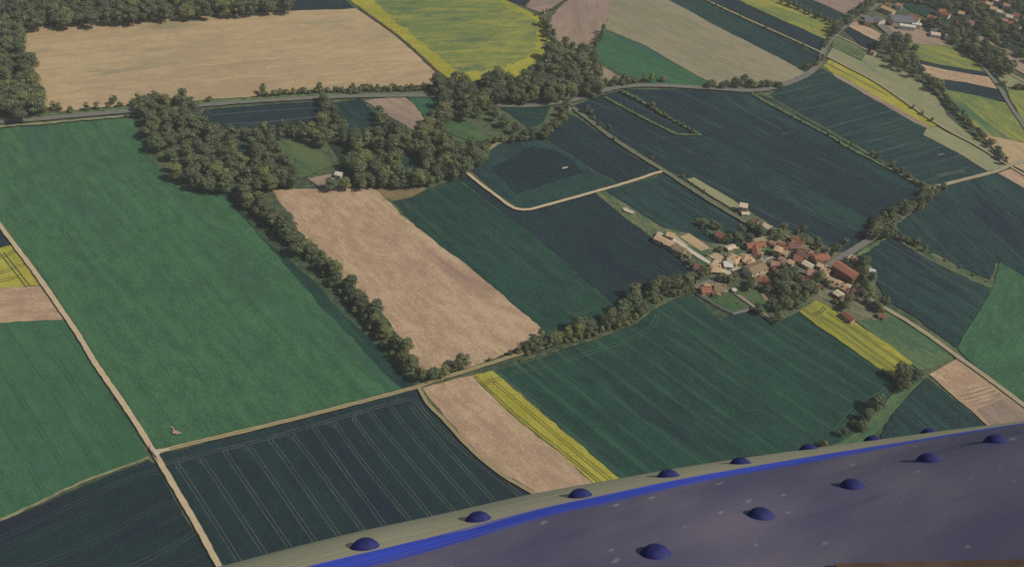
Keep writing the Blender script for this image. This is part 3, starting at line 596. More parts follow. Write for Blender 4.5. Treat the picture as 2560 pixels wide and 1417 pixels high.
wood('800,440 850,452 885,452 880,462 810,465', 5.5, (3.0, 4.4), (8, 11), 'bushy tree in front of the cabin at the tan field edge', g+' cabin')
wood('890,440 1050,440 1120,428 1180,402 1212,378 1215,392 1180,422 1110,445 1050,458 940,462 890,462', 5.5, (3.0, 4.4), (7, 10), 'low tree on the southern rim of the wood above the tan field', g+' rim')
wood('1062,300 1085,285 1112,300 1105,325 1140,350 1090,345 1062,330', 6.5, (3.2, 4.8), (9, 12), 'tree beside the light green hay meadow in the wood', g+' meadow')
g = 'trees of the northern wood'
wood('1330,175 1372,125 1400,110 1442,112 1492,132 1496,200 1500,228 1420,246 1330,250 1262,240 1285,212', 8.4, (4.2, 6.2), (11, 15), 'tall tree in the dense northern wood between the rapeseed and the paved road', g+' east')
wood('1088,198 1140,196 1180,205 1240,182 1290,205 1290,240 1230,245 1190,262 1160,300 1095,300 1078,292 1112,262 1080,225', 8.2, (4.0, 6.0), (11, 15), 'tree in the ragged western end of the northern wood across the paved road', g+' west')
wood('1175,268 1235,258 1262,290 1290,320 1335,325 1380,302 1402,258 1425,262 1405,300 1370,332 1300,345 1245,348 1222,330', 8.6, (2.8, 4.6), (7, 11), 'tree in the wooded tongue between the hay meadow and the dark meadow', g+' tongue')
row('1225,352 1300,342 1370,335 1400,300 1424,268', 5.0, 5, (2.2, 3.2), (5, 8), 'low bush on the wood edge above the teal field', 'bushes on the wood edge', True)
wood('1352,45 1368,45 1385,82 1384,105 1372,100', 5.0, (2.8, 4.0), (7, 10), 'tree in the small clump between the rapeseed and the mauve field', 'trees between rapeseed and mauve field')
row('1508,70 1506,90 1488,112', 4.4, 1, (1.6, 2.2), (8, 11), 'slim poplar in the short line beside the mauve field', 'poplars beside the mauve field')
wood('-120,-40 722,-40 724,14 600,26 400,38 240,52 120,58 42,64 60,110 72,150 84,195 100,240 108,268 60,282 0,288 -120,300', 8.6, (4.8, 6.8), (12, 17), 'tall tree of the forest along the huge tan field', 'trees of the big forest')
# hedgerow between the bright green and the tan field
row('600,468 640,512 700,572 745,612', 6.2, 7, (3.8, 5.4), (9, 13), 'tree in the thick upper end of the hedgerow where it leaves the wood', 'upper hedgerow trees')
row('640,490 690,545 735,590', 6.5, 4, (3.5, 4.8), (8, 12), 'tree in the thick upper end of the hedgerow where it leaves the wood', 'upper hedgerow trees')
row('745,596 800,642 850,694 900,752', 6.0, 3.5, (3.0, 4.6), (8, 11.5), 'tree in the middle stretch of the hedgerow between green and tan fields', 'middle hedgerow trees')
row('905,760 950,812 995,868 1030,912 1046,934', 6.0, 3.5, (3.0, 4.6), (8, 11.5), 'tree in the lower stretch of the hedgerow near the track corner', 'lower hedgerow trees')
row('770,645 850,728 930,815 1000,905', 8.0, 2, (1.8, 2.6), (4, 6), 'low bush filling the foot of the hedgerow', 'hedgerow bushes', True)
single(712, 545, 4.6, 12.5, 'tall round tree high in the hedgerow standing out against the tan field'); single(838, 668, 4.2, 12, 'round tree half way down the hedgerow leaning over the tan field')
single(875, 706, 4.0, 11.5, 'round topped tree just below the middle of the hedgerow'); single(938, 772, 4.4, 12.5, 'broad tree in the lower hedgerow with a pale crown'); single(1016, 866, 3.6, 11.5, 'dark egg shaped tree near the lower end of the hedgerow')
single(1085, 935, 3.4, 9, 'bushy tree first of three along the track corner'); single(1110, 930, 3.2, 9, 'bushy tree second of three along the track corner'); single(1158, 902, 4.0, 9.5, 'lone round tree on the tan field edge by the track'); single(1135, 915, 2.8, 6, 'yellowish bush beside the lone round tree at the track', True)
single(1225, 897, 1.2, 3.2, 'tiny lone sapling at the edge of the tan field', True); single(1275, 882, 1.4, 3.5, 'tiny bush where the track meets the creek trees', True)
# creek trees
row('1300,872 1330,860 1365,852', 4.0, 2, (1.9, 2.8), (5, 7), 'bush at the western start of the creek trees', 'creek bushes', True)
row('1350,848 1400,838 1430,828 1480,812 1530,795', 4.4, 6, (2.9, 4.2), (6.5, 10), 'tree in the western half of the creek belt', 'western creek trees')
row('1535,785 1570,765 1590,748 1600,726 1640,716 1690,708 1730,700', 4.4, 7, (3.2, 4.6), (7.5, 11), 'tree in the eastern half of the creek belt towards the village', 'eastern creek trees')
single(1446, 808, 4.2, 11, 'biggest round tree of the creek belt beside the dark field'); single(1585, 725, 3.6, 10, 'round tree at the bend of the creek belt'); single(1352, 832, 1.6, 6.5, 'slim pointed tree at the start of the creek belt', False)
# bottom creek
single(2258, 928, 5.0, 11, 'big dark tree at the lower tip of the village rapeseed strip'); single(2287, 936, 4.2, 9.5, 'second tree next to the big dark tree at the rapeseed tip'); single(2262, 962, 3.6, 8, 'smaller tree on the creek side of the big dark tree')
single(2192, 1008, 4.8, 10, 'big olive tree on the creek bank below the rapeseed tip'); single(2170, 1038, 3.8, 8.5, 'olive tree on the creek bank beside the big olive one'); single(2158, 1062, 3.0, 6.5, 'lowest olive bush of the creek bank clump')
single(2110, 1080, 2.6, 6, 'small round tree on the creek bank above the wing rivets'); single(2060, 1108, 2.6, 5.5, 'round bush just above the wing edge', True)
# paved road shrubs
row('112,268 150,268 175,272', 4.0, 2, (2.2, 3.4), (5, 8), 'roadside bush beside the forest corner', 'roadside bushes west', True)
row('215,270 240,268 265,266 300,260 330,258 345,256', 5.0, 2, (1.8, 3.0), (4, 7), 'roadside bush below the huge tan field', 'roadside bushes middle', True)
single(283, 250, 2.8, 8, 'roadside tree alone in front of the tan field'); single(348, 245, 3.0, 9.5, 'tall narrow roadside tree beside the wood corner'); single(456, 238, 3.4, 11, 'tallest roadside tree standing at the corner of the wood'); single(400, 250, 4.4, 9, 'broad roadside tree in front of the wood corner'); single(522, 247, 2.6, 5, 'lone low bush on the road verge', True)
row('365,254 440,252 470,255', 4.5, 3, (2.0, 3.2), (5, 8), 'roadside bush at the wood corner', 'roadside bushes wood corner', True)
row('642,236 700,230 760,228 850,224', 4.4, 2.5, (1.7, 2.8), (4, 6.5), 'roadside bush in the long row along the tan field', 'roadside bushes long row', True)
single(657, 222, 2.6, 9, 'thin tall roadside tree at the start of the long bush row'); single(798, 218, 2.6, 9, 'tall roadside tree at the wood belt'); single(880, 218, 2.6, 7, 'round roadside tree past the wood belt'); single(908, 220, 2.2, 7, 'narrow roadside tree past the wood belt')
row('860,226 930,222 1000,220 1085,216', 4.0, 2.5, (2.0, 3.2), (4.5, 7), 'roadside bush in the thick row leading to the northern wood', 'roadside bushes east', True)
row('1500,210 1540,204 1580,200 1625,196', 4.6, 3, (2.2, 3.4), (5, 8), 'bush beside the paved road under the green triangle', 'bushes under the green triangle', True)
single(1560, 192, 3.2, 8.5, 'tree beside the paved road at the tip of the pink wedge'); single(1657, 196, 2.8, 5.5, 'round bush alone by the paved road bend', True)
row('1775,210 1830,208 1890,210 1950,210', 4.2, 5, (2.4, 3.8), (5, 8.5), 'bushy tree in the clump beside the paved road below the sage meadow', 'road clump trees')
single(1864, 200, 4.2, 10, 'tallest tree of the clump beside the paved road below the sage meadow')
row('2010,168 2040,160 2056,140', 4.5, 3, (1.8, 2.6), (4, 6), 'bush on the bend of the paved road', 'bushes on the road bend', True)
# hedged lane and balks
row('1468,268 1500,310 1540,345 1580,378', 9.0, 3, (1.3, 2.2), (3, 5.5), 'shrub on the edge of the hedged lane', 'hedged lane shrubs', True, .25)
single(1466, 272, 2.2, 8, 'thin tall shrub tree at the top of the hedged lane'); single(1521, 318, 1.7, 5.5, 'slim shrub half way along the hedged lane', True); single(1630, 394, 1.4, 4, 'lone shrub at the lane corner', True)
row('1555,230 1590,246 1620,262 1680,298 1745,332', 4.5, 1.5, (1.2, 2.0), (2.2, 4), 'low shrub of the hedge line in the navy field', 'hedge line shrubs', True)
single(1632, 262, 1.9, 6, 'taller shrub sticking out of the hedge line in the navy field', True)
row('1520,244 1580,276 1640,306 1690,332', 9, 1, (.8, 1.3), (1.4, 2.4), 'tiny shrub on the short green balk', 'balk shrubs', True, .3)
row('1890,234 1960,280 2050,325 2120,366 2200,405', 8, 1.5, (1.0, 1.9), (2, 3.6), 'small shrub along the balk of the large navy field', 'navy balk shrubs', True, .35)
row('2180,386 2215,402 2270,440 2312,460', 5, 3, (1.6, 2.8), (3.5, 6), 'bush at the lower end of the balk near the lane trees', 'lower balk bushes', True, .2)
single(2130, 358, 1.6, 5, 'single shrub standing up from the balk', True)
row('1705,440 1760,478 1830,522', 10, 1, (.9, 1.5), (2, 3.4), 'small shrub along the sage meadow by the hedged lane', 'sage meadow shrubs', True, .3)
row('1775,6 1850,42 1930,78 2040,128', 7, 1, (1.0, 1.8), (2, 3.6), 'small shrub along the thin track at the top', 'top track shrubs', True, .4)
row('1955,2 2000,18 2040,36 2078,54', 5.5, 3, (2.2, 3.4), (5, 7.5), 'bush in the line above the yellow strip at the top', 'bushes above the yellow strip', True)
row('2070,100 2062,112', 4, 1, (2, 2.8), (5, 7), 'bush at the side track of the paved road', 'bushes at the side track', True)
row('2085,78 2110,52 2130,42 2165,18 2185,6', 4.6, 7, (3.0, 4.4), (7, 11), 'tree shading the paved road near the grey sheds', 'trees on the shed road')
row('1340,36 1395,18 1430,-10', 5, 1, (1.2, 2.0), (2.5, 4.5), 'shrub in the thin hedge at the very top', 'top hedge shrubs', True)
# lane trees right
wood('2168,578 2200,542 2250,512 2318,484 2342,484 2320,506 2270,530 2232,558 2240,585 2205,588 2178,592', 4.6, (2.6, 4.2), (6.5, 10.5), 'tree over the lane that leaves the village', 'village lane trees')
row('2300,482 2345,470 2362,462', 4.5, 4, (2.0, 3.0), (4, 7), 'bush at the far end of the lane trees', 'far lane bushes', True)
row('2235,582 2270,600 2310,620', 4.6, 3, (1.8, 2.8), (4, 6.5), 'bush at the upper end of the weedy balk', 'weedy balk bushes', True)
row('2330,632 2400,668 2470,704', 7, 2, (.8, 1.3), (1.4, 2.4), 'tiny shrub on the weedy balk', 'weedy balk tufts', True, .3)
# right tree lines
wood('2190,108 2225,84 2256,90 2280,110 2296,150 2308,185 2285,182 2252,160 2212,132', 7.2, (3.2, 4.6), (9, 14), 'tree in the grove between the sage meadow and the far yellow field', 'far grove trees')
row('2318,192 2345,212 2360,232', 5, 5, (2.8, 4.0), (7, 10), 'tree in the line below the far grove', 'far line upper trees')
single(2342, 212, 4.6, 12, 'biggest tree of the line below the far grove')
row('2362,238 2380,262 2410,292 2440,325 2470,352 2500,382 2516,402', 5, 3.5, (1.9, 3.2), (4.5, 7.5), 'tree in the line between the sage meadow and the far yellow field', 'far line lower trees')
row('2285,268 2305,282 2330,300', 7, 1, (1.2, 1.8), (3, 4.5), 'shrub on the lane beside the sage meadow', 'sage lane shrubs', True)
row('2510,205 2535,215 2570,212', 5, 5, (2.4, 3.4), (5, 7.5), 'bush beside the far lane fork', 'far fork bushes', True)
wood('2290,-40 2420,-40 2640,-60 2640,150 2572,148 2510,114 2440,80 2396,60 2400,30 2340,15', 10.0, (3.6, 5.2), (7, 11), 'tree of the far woods around the distant houses', 'far wood trees', False)
wood('2350,70 2392,66 2436,88 2480,118 2545,172 2530,184 2470,160 2420,120 2385,100', 6.5, (3.2, 4.8), (8, 12), 'tree in the far belt along the gravel riverbed', 'far belt trees', False)
wood('2318,52 2345,46 2352,70 2335,75', 5.5, (3.0, 4.2), (8, 11), 'tree beside the far factory', 'factory trees')
row('2200,2 2260,-4 2300,4', 6, 4, (2.5, 3.6), (5, 8), 'bush near the far road corner', 'far road corner bushes', True)
# village trees
vt = 'trees in the village'
row('1750,556 1775,560 1795,566', 4.4, 4, (2.0, 3.0), (4.5, 7), 'small tree on the garden island in the dark field', 'garden island trees')
row('1815,592 1840,590 1870,598', 4.6, 5, (2.6, 3.6), (6, 8), 'tree behind the lone red roofed house', 'red roof house trees')
single(1852, 575, 3.2, 9, 'taller round tree behind the lone red roofed house')
row('1868,556 1890,566 1905,575 1925,584 1940,592', 4.2, 6, (2.2, 3.4), (5, 8), 'tree between the hedged lane and the first village houses', 'upper village trees')
single(1958, 570, 2.6, 8, 'round tree alone at the upper village edge'); single(2008, 573, 2.4, 7, 'round tree at the field edge behind the brown roofs'); single(1994, 580, 1.6, 5, 'small bush behind the brown roofs', True)
row('2018,594 2040,600 2050,612 2068,628 2088,622', 4.4, 5, (2.4, 3.6), (6, 9), 'tree behind the red roofs at the navy field edge', 'back village trees')
single(2112, 608, 2.8, 8, 'lone dark tree on the navy field edge by the road'); single(1798, 622, 2.2, 5, 'small tree by the white lane plots', True)
row('1700,640 1720,655 1735,664', 4.4, 2, (1.4, 2.2), (3, 4.5), 'bush along the field edge below the farm sheds', 'shed hedge bushes', True)
row('1755,685 1775,680 1795,688 1810,694', 4.2, 5, (2.2, 3.2), (5, 7), 'tree at the village entrance above the creek', 'entrance trees')
row('1828,692 1850,700 1870,694 1875,710', 4.2, 8, (2.4, 3.4), (6, 8.5), 'tree beside the farmhouse at the field edge', 'farmhouse trees')
row('1895,715 1912,722 1930,725', 4.4, 3, (1.8, 2.6), (4, 6), 'small tree beside the orange roofs in the gardens', 'garden trees')
wood('1942,695 1968,668 1988,665 1992,690 2005,715 2030,712 2040,730 2010,760 1985,772 1960,762 1940,730', 5.4, (2.8, 4.2), (7, 10.5), 'tall dark tree of the grove in the middle of the village', 'village grove trees')
row('1905,775 1925,765 1945,770 1938,788', 4.4, 4, (2.8, 3.6), (6, 8.5), 'tree in the clump at the bottom of the gardens', 'garden bottom trees')
wood('2152,652 2168,645 2180,690 2184,715 2168,742 2152,735 2158,700', 4.4, (2.8, 3.8), (7, 10.5), 'tree behind the big orange hall', 'orange hall trees')
row('2118,655 2135,668', 4.5, 3, (1.8, 2.4), (4, 6), 'small tree between the big hall and the shed behind it', 'hall garden trees')
single(2052, 690, 3.4, 9.5, 'tree between the salmon roofed house and the tan row house'); single(2066, 712, 2.6, 7, 'smaller tree behind the tan row house')
single(2122, 748, 3.2, 9, 'tree at the lower end of the village beside the dark red roof'); single(2114, 766, 2.6, 7, 'lower tree beside the long red brown shed')
row('2090,752 2105,762', 4, 2, (1.6, 2.2), (3, 5), 'bush at the top of the rapeseed strip', 'rapeseed top bushes', True)
row('2165,752 2185,764 2200,772', 4.4, 3, (2.0, 2.8), (4.5, 6.5), 'tree along the lane below the village', 'lower lane trees')
single(2212, 754, 3.2, 9, 'round tree standing over the lane below the village'); single(2198, 770, 2.6, 7, 'tree above the little cottage at the lane')
single(1898, 640, 1.8, 4.5, 'small tree in the courtyard of the L-shaped roof', True); single(1885, 618, 1.8, 4.5, 'round bush inside the L-shaped roof', True)
single(1858, 610, 2.4, 6, 'small tree at the corner of the L-shaped roof', True)
row('1940,680 1955,668 1968,680', 4, 3, (2.2, 3.0), (5, 8), 'tree beside the village crossroads', 'crossroads trees')
single(2135, 1055, 1.6, 3.5, 'small bush lower on the creek bank', True)

row('1770,638 1800,658 1832,680', 5, 1, (.9, 1.5), (1.6, 2.6), 'small garden hedge bush beside the white lane plots', 'garden hedge bushes', True, .2)
row('1800,606 1770,584 1738,556', 6, 1, (.8, 1.3), (1.5, 2.4), 'small hedge bush on the rim of the garden island', 'island hedge bushes', True, .2)
row('1845,760 1880,768 1930,800', 6, 1, (.8, 1.4), (1.5, 2.4), 'low bush along the farmhouse garden fence', 'garden fence bushes', True, .3)
row('1940,612 1955,600 1975,596', 5, 2, (1, 1.6), (2, 3), 'small garden bush among the red roofs', 'red roof garden bushes', True)
row('2165,758 2200,776', 5, 3, (1.2, 1.9), (2.4, 3.6), 'bush along the lower lane hedge', 'lower lane bushes', True)
row('1320,879 1400,852 1470,836 1540,812', 4, 2, (1.5, 2.4), (2.6, 4.4), 'low bush on the bank below the western creek trees', 'western creek bank bushes', True)
row('1545,812 1590,790 1620,760 1655,738 1728,724', 4, 3, (1.7, 2.8), (3, 5), 'low bush on the bank below the eastern creek trees', 'eastern creek bank bushes', True)
for t in TREES:
    px, py, d = proj((t['x'], t['y'], t['H']*.5)); t['d'] = d
    t['size'] = t['R']/d; t['vis'] = -60 < px < 2620 and -60 < py < 1150
big = sorted([t for t in TREES if not t['shrub']], key=lambda t: (-t['vis'], -t['size']))
rest = big[295:]; big = big[:295]
shr = sorted([t for t in TREES if t['shrub']], key=lambda t: (-t['vis'], -t['size'])); rest_s = shr[290:]; shr = shr[:290]
print('trees', len(big), 'rest', len(rest), 'shrubs', len(shr), len(rest_s), flush=True)
seen_l = {}
for t in big:
    i = RNG.integers(len(PROTO)) if 'slim' not in t['label'] else 4
    p = PROTO[i]; e = empty('tree', (t['x'], t['y'], 0), RNG.uniform(0, 6.28)); s = t['R']*1.1; e.scale = (s, s, t['H']/p['H'])
    tag(e, t['label'], 'tree', t['group'])
    for nm in ('trunk', 'crown'):
        c = bpy.data.objects.new(nm, p[nm]); COL.objects.link(c); c.parent = e
for t in shr:
    p = SHRUB[RNG.integers(len(SHRUB))]
    c = bpy.data.objects.new('shrub', p['crown']); COL.objects.link(c); c.location = (t['x'], t['y'], .0); c.rotation_euler = (0, 0, RNG.uniform(0, 6.28))
    c.scale = (t['R']*1.15, t['R']*1.15, t['H']/p['H']); tag(c, t['label'], 'shrub', t['group'])
QQ, TT = [], []
for t in rest+rest_s:
    p = PROTO[RNG.integers(len(PROTO))] if not t['shrub'] else SHRUB[RNG.integers(len(SHRUB))]
    Q = p['Q'][RNG.permutation(len(p['Q']))[:1100]]; a = RNG.uniform(0, 6.28); c, s = math.cos(a), math.sin(a)
    R3 = np.array([[c, s, 0], [-s, c, 0], [0, 0, 1]])
    Qc = Q.mean(1, keepdims=True); Q = Qc+(Q-Qc)*1.35
    QQ.append((Q@R3)*np.array([t['R']*1.1, t['R']*1.1, t['H']/p['H']])+np.array([t['x'], t['y'], 0])); TT.append(np.full(len(Q), RNG.uniform()))
if QQ:
    me = quads_mesh('distant_trees', np.concatenate(QQ), LEAF, np.concatenate(TT))
    o = bpy.data.objects.new('distant_trees', me); COL.objects.link(o)
    tag(o, 'far trees of the forest edge and woods that merge into one mass', 'trees', None, 'stuff')

# ------------------------------------------------------------------ buildings
def roof_mat(name, c, rough=.85):
    m = M(name, rough, .15); tc = m.n('ShaderNodeTexCoord').outputs['Object']
    wv = m.n('ShaderNodeTexWave', wave_type='BANDS', bands_direction='Y'); m.put(wv.inputs['Vector'], tc); wv.inputs['Scale'].default_value = 1.1; wv.inputs['Distortion'].default_value = .6
    a = alb(c); lo = tuple(x*.8 for x in a[:3])+(1,); hi = tuple(min(.9, x*1.22) for x in a[:3])+(1,)
    v = m.math('MULTIPLY_ADD', wv.outputs['Fac'], .22, m.noise(tc, .7, 6, .7))
    return m.color(m.mix(m.ss(v, .3, .85), lo, hi))
RC = {k: roof_mat(k+'_tiles', c) for k, c in dict(orange=(152, 102, 78), red=(138, 94, 80), darkred=(124, 90, 82), salmon=(166, 126, 106), tan=(192, 162, 124), brown=(136, 106, 80), pale=(202, 186, 158), grey=(112, 112, 116), khaki=(140, 122, 94), rust=(142, 94, 70), white=(206, 200, 186)).items()}
WC = {k: flat(k+'_render', c, .18, .5) for k, c in dict(cream=(204, 184, 148), pale=(214, 196, 168), stone=(164, 148, 122), pinkish=(196, 160, 134), brick=(140, 100, 76), darkwood=(96, 82, 66), white=(214, 208, 194), grey=(150, 148, 140)).items()}
GLASS = flat('dark_window', (52, 56, 58), .2, 1.0, .3, .5); DOORM = flat('door_paint', (92, 74, 58), .2, 1.0); STONE = flat('chimney_brick', (146, 106, 82), .25, 1.5)
ZB = .55
def box(V, Fc, x0, x1, y0, y1, z0, z1):
    o = len(V); V += [(x0, y0, z0), (x1, y0, z0), (x1, y1, z0), (x0, y1, z0), (x0, y0, z1), (x1, y0, z1), (x1, y1, z1), (x0, y1, z1)]
    Fc += [(o+3, o+2, o+1, o), (o+4, o+5, o+6, o+7), (o, o+1, o+5, o+4), (o+1, o+2, o+6, o+5), (o+2, o+3, o+7, o+6), (o+3, o, o+4, o+7)]
def gable_walls(V, Fc, L, W, h, r):
    x, y = L/2, W/2; o = len(V)
    V += [(-x, -y, -.6), (x, -y, -.6), (x, y, -.6), (-x, y, -.6), (-x, -y, h), (x, -y, h), (x, y, h), (-x, y, h), (-x, 0, h+r), (x, 0, h+r)]
    Fc += [(o, o+1, o+5, o+4), (o+2, o+3, o+7, o+6), (o+1, o+2, o+6, o+9, o+5), (o+3, o, o+4, o+8, o+7)]
def gable_roof(V, Fc, L, W, h, r, hip=0.0, ov=.45, th=.16):
    x, y = L/2+ov, W/2+ov; k = r/(W/2); e = h-ov*k+.03; o = len(V); rx = x-hip*(W/2)
    for dz in (0, th):
        V += [(-x, -y, e+dz), (x, -y, e+dz), (x, y, e+dz), (-x, y, e+dz), (-rx, 0, h+r+.03+dz), (rx, 0, h+r+.03+dz)]
    t = o+6
    Fc += [(t, t+1, t+5, t+4), (t+2, t+3, t+4, t+5), (o+1, o, o+4, o+5), (o+3, o+2, o+5, o+4)]
    if hip: Fc += [(t+1, t+2, t+5), (t+3, t, t+4), (o+2, o+1, o+5), (o, o+3, o+4)]
    ring = [0, 1, 5, 2, 3, 4] if not hip else [0, 1, 2, 3]
    for i in range(len(ring)):
        a, b = ring[i], ring[(i+1) % len(ring)]; Fc.append((o+a, o+b, t+b, t+a))
def openings(root, L, W, h, doors=True, seed=0):
    rng = random.Random(seed); n = min(5, max(1, int(L/3.2)))
    for side in (-1, 1):
        for i in range(n):
            x = -L/2+L*(i+.5)/n; y = side*W/2
            for fl in range(2 if h > 5 else 1):
                isdoor = doors and side == -1 and i == n//2 and fl == 0
                V, Fc = [], []; z0 = 0 if isdoor else .9+fl*2.7; z1 = 2.1 if isdoor else z0+1.15
                box(V, Fc, x-.5, x+.5, y-.03 if side > 0 else y-.06, y+.06 if side > 0 else y+.03, z0, z1)
                mesh_obj('door' if isdoor else 'window', V, Fc, DOORM if isdoor else GLASS, None, root)
def house(label, A, B, W, h, r, rc, wc, hip=0.0, cat='house', chimney=True, name='house', win=True, extra=None):
    zt = h+r*.6+ZB; W = W*1.1
    a, b = gp(*A, zt), gp(*B, zt); c = (a+b)/2; d = b-a; L = d.length; rz = math.atan2(d.y, d.x)
    root = empty(name, (c.x, c.y, ZB), rz); tag(root, label, cat)
    def vol(L, W, h, r, ox=0, oy=0, rot=0, rcm=rc, flat_top=False):
        T = Matrix.Translation((ox, oy, 0)) @ Matrix.Rotation(rot, 4, 'Z')
        V, Fc = [], []
        if r > 0: gable_walls(V, Fc, L, W, h, r if not hip else .02)
        else: box(V, Fc, -L/2, L/2, -W/2, W/2, -.6, h)
        mesh_obj('wall', [T @ Vector(v) for v in V], Fc, WC[wc], None, root)
        V, Fc = [], []
        if r > 0: gable_roof(V, Fc, L, W, h, r, hip)
        else: box(V, Fc, -L/2-.25, L/2+.25, -W/2-.25, W/2+.25, h+.003, h+.32)
        return mesh_obj('roof', [T @ Vector(v) for v in V], Fc, RC[rcm], None, root)
    ro = vol(L, W, h, r)
    if extra:
        for e in extra: vol(*e)
    if chimney and r > 0:
        V, Fc = [], []; box(V, Fc, L*.28, L*.28+.6, -.35, .35, h+r*.6, h+r+.9); mesh_obj('chimney', V, Fc, STONE, None, ro)
    if win: openings(root, L, W, h, True, len(label))
    return root
H_ = house
H_('pale flat-topped square tower house beside the sage meadow', (1850, 512), (1869, 516), 5.2, 5.0, 0, 'pale', 'stone', chimney=False)
H_('long tan-roofed farm shed at the upper end of the white lane', (1640, 590), (1666, 601), 4.6, 2.8, 1.0, 'tan', 'pinkish', name='farm_shed', cat='farm shed', chimney=False)
H_('tan-roofed farm shed joined end to end below the longest shed', (1664, 602), (1681, 609), 5.0, 2.6, .9, 'tan', 'pinkish', name='farm_shed', cat='farm shed', chimney=False)
H_('small boxy tan shed across the farmyard', (1668, 583), (1686, 588), 4.2, 3.0, .7, 'tan', 'cream', name='farm_shed', cat='farm shed', chimney=False)
H_('brown-roofed farm shed with a cream gable beside the lawn', (1685, 613), (1713, 625), 5.0, 2.8, 1.2, 'khaki', 'cream', name='farm_shed', cat='farm shed', chimney=False)
H_('small red-roofed house by the navy field edge', (1737, 662), (1757, 668), 4.6, 2.6, 1.3, 'darkred', 'pale')
H_('low tan square-roofed bungalow at the bottom of the white lane', (1777, 667), (1803, 669), 7.5, 2.4, .9, 'tan', 'pinkish', hip=.5)
H_('white flat roofed garage by the white lane', (1810, 660), (1831, 662), 5.0, 2.6, 0, 'white', 'white', chimney=False, name='garage', cat='garage')
H_('tan hip-roofed bungalow near the lawn behind', (1822, 637), (1848, 647), 6.4, 2.8, 1.5, 'tan', 'cream', hip=.8, extra=[(4.2, 5, 2.8, 1.2, 1.5, -3.2, 1.57)])
H_('tan hip-roofed bungalow next to the L-shaped roof lane', (1855, 641), (1881, 642), 6.6, 2.8, 1.6, 'tan', 'cream', hip=.8, extra=[(5, 5, 2.8, 1.2, 2.0, -3.4, 1.57)])
H_('big long barn with brown roof and pale plank wall on the village road', (1872, 672), (1909, 658), 7.4, 5.6, 1.7, 'khaki', 'pale', name='barn', cat='barn', chimney=False)
H_('L-shaped house with a bright orange roof around a courtyard', (1868, 611), (1912, 606), 4.6, 3.0, 1.5, 'orange', 'cream', extra=[(10.5, 4.6, 3.0, 1.45, -2.8, -6.2, 1.25)])
H_('square tan tower-like house in front of the L-shaped roof', (1938, 618), (1955, 624), 4.8, 5.6, .7, 'tan', 'stone', hip=1.0, chimney=False)
H_('long red-roofed house behind the tower-like house', (1948, 607), (1972, 618), 4.8, 3.2, 1.5, 'red', 'cream')
H_('narrow orange roofed outbuilding beside the long red roof', (1927, 602), (1944, 611), 2.8, 2.6, .8, 'salmon', 'cream', chimney=False, name='outbuilding', cat='outbuilding')
H_('long brown-roofed house at the navy field edge', (1983, 591), (2011, 605), 5.2, 3.2, 1.6, 'rust', 'pinkish')
H_('red-brown double-roofed house on the main street', (1973, 610), (1997, 611), 6.0, 3.2, 1.4, 'darkred', 'cream')
H_('low beige roof beside the brown-roofed house', (2003, 612), (2020, 618), 4.2, 2.8, 1.0, 'khaki', 'cream', chimney=False)
H_('dark red-roofed house along the middle of the main street', (1996, 625), (2023, 636), 5.2, 3.2, 1.6, 'darkred', 'pale')
H_('red-roofed house facing the main street from the grove side', (1986, 640), (2006, 644), 5.6, 3.0, 1.5, 'red', 'cream')
H_('long pale roof house opposite the red-roofed street houses', (2010, 653), (2032, 665), 4.2, 2.6, .9, 'pale', 'cream', chimney=False)
H_('wide orange-roofed house at the street crossing', (2036, 642), (2068, 635), 6.4, 3.4, 1.7, 'orange', 'stone')
H_('dark brown house with a pale gable below the wide orange roof', (2046, 649), (2066, 658), 4.6, 3.0, 1.5, 'brown', 'pale')
H_('very large hall with an orange tiled roof and dark wooden side', (2091, 655), (2142, 688), 6.6, 6.6, 1.3, 'orange', 'brick', name='hall', cat='hall', chimney=False, extra=None)
H_('tan-roofed house between the hall and the salmon roof', (2055, 669), (2074, 678), 4.6, 3.4, 1.2, 'tan', 'cream')
H_('salmon-roofed tall house with a grey gable at the grove', (2020, 676), (2043, 681), 5.4, 4.4, 1.5, 'salmon', 'pinkish')
H_('dark red narrow house below the salmon roof', (2000, 688), (2021, 698), 3.8, 2.8, 1.4, 'red', 'pale')
H_('bright orange-red roofed cottage under the grove trees', (2037, 711), (2052, 718), 5.0, 2.8, 1.6, 'orange', 'cream')
H_('long tan row house with three dormers across from the hall', (2073, 694), (2117, 715), 5.0, 3.4, 1.6, 'tan', 'cream')
H_('orange-tan shed behind the big hall near the navy field', (2132, 644), (2154, 655), 3.4, 2.8, .9, 'salmon', 'stone', chimney=False, name='shed', cat='shed')
H_('pale roofed shed in the yards below the row house', (2090, 727), (2107, 738), 4.6, 2.6, .9, 'pale', 'brick', chimney=False, name='shed', cat='shed')
H_('dark maroon-roofed house at the lower end of the street', (2133, 723), (2147, 730), 4.4, 3.0, 1.4, 'darkred', 'cream')
H_('low maroon lean-to beside the row house end', (2110, 721), (2126, 727), 3.0, 2.2, .8, 'darkred', 'pinkish', chimney=False, name='shed', cat='shed')
H_('salmon-roofed farmhouse with a side wing behind the grove', (1929, 655), (1960, 661), 5.2, 3.0, 1.4, 'salmon', 'cream', extra=[(5, 4, 2.8, 1.2, 3, -3.6, 1.57)])
H_('small pink-tan roof between the tower house and the farmhouse', (1951, 643), (1966, 653), 3.4, 2.6, .9, 'salmon', 'pale', chimney=False)
H_('small white greenhouse frame by the hall trees', (2176, 673), (2188, 677), 3.0, 1.8, .7, 'white', 'white', chimney=False, name='greenhouse', cat='greenhouse')
H_('large brown-roofed farmhouse with a cream gable at the green field edge', (1788, 712), (1814, 717), 7.2, 3.6, 1.8, 'khaki', 'cream', extra=[(4.5, 4.5, 2.6, 1.0, -1.5, -4.6, 1.57)])
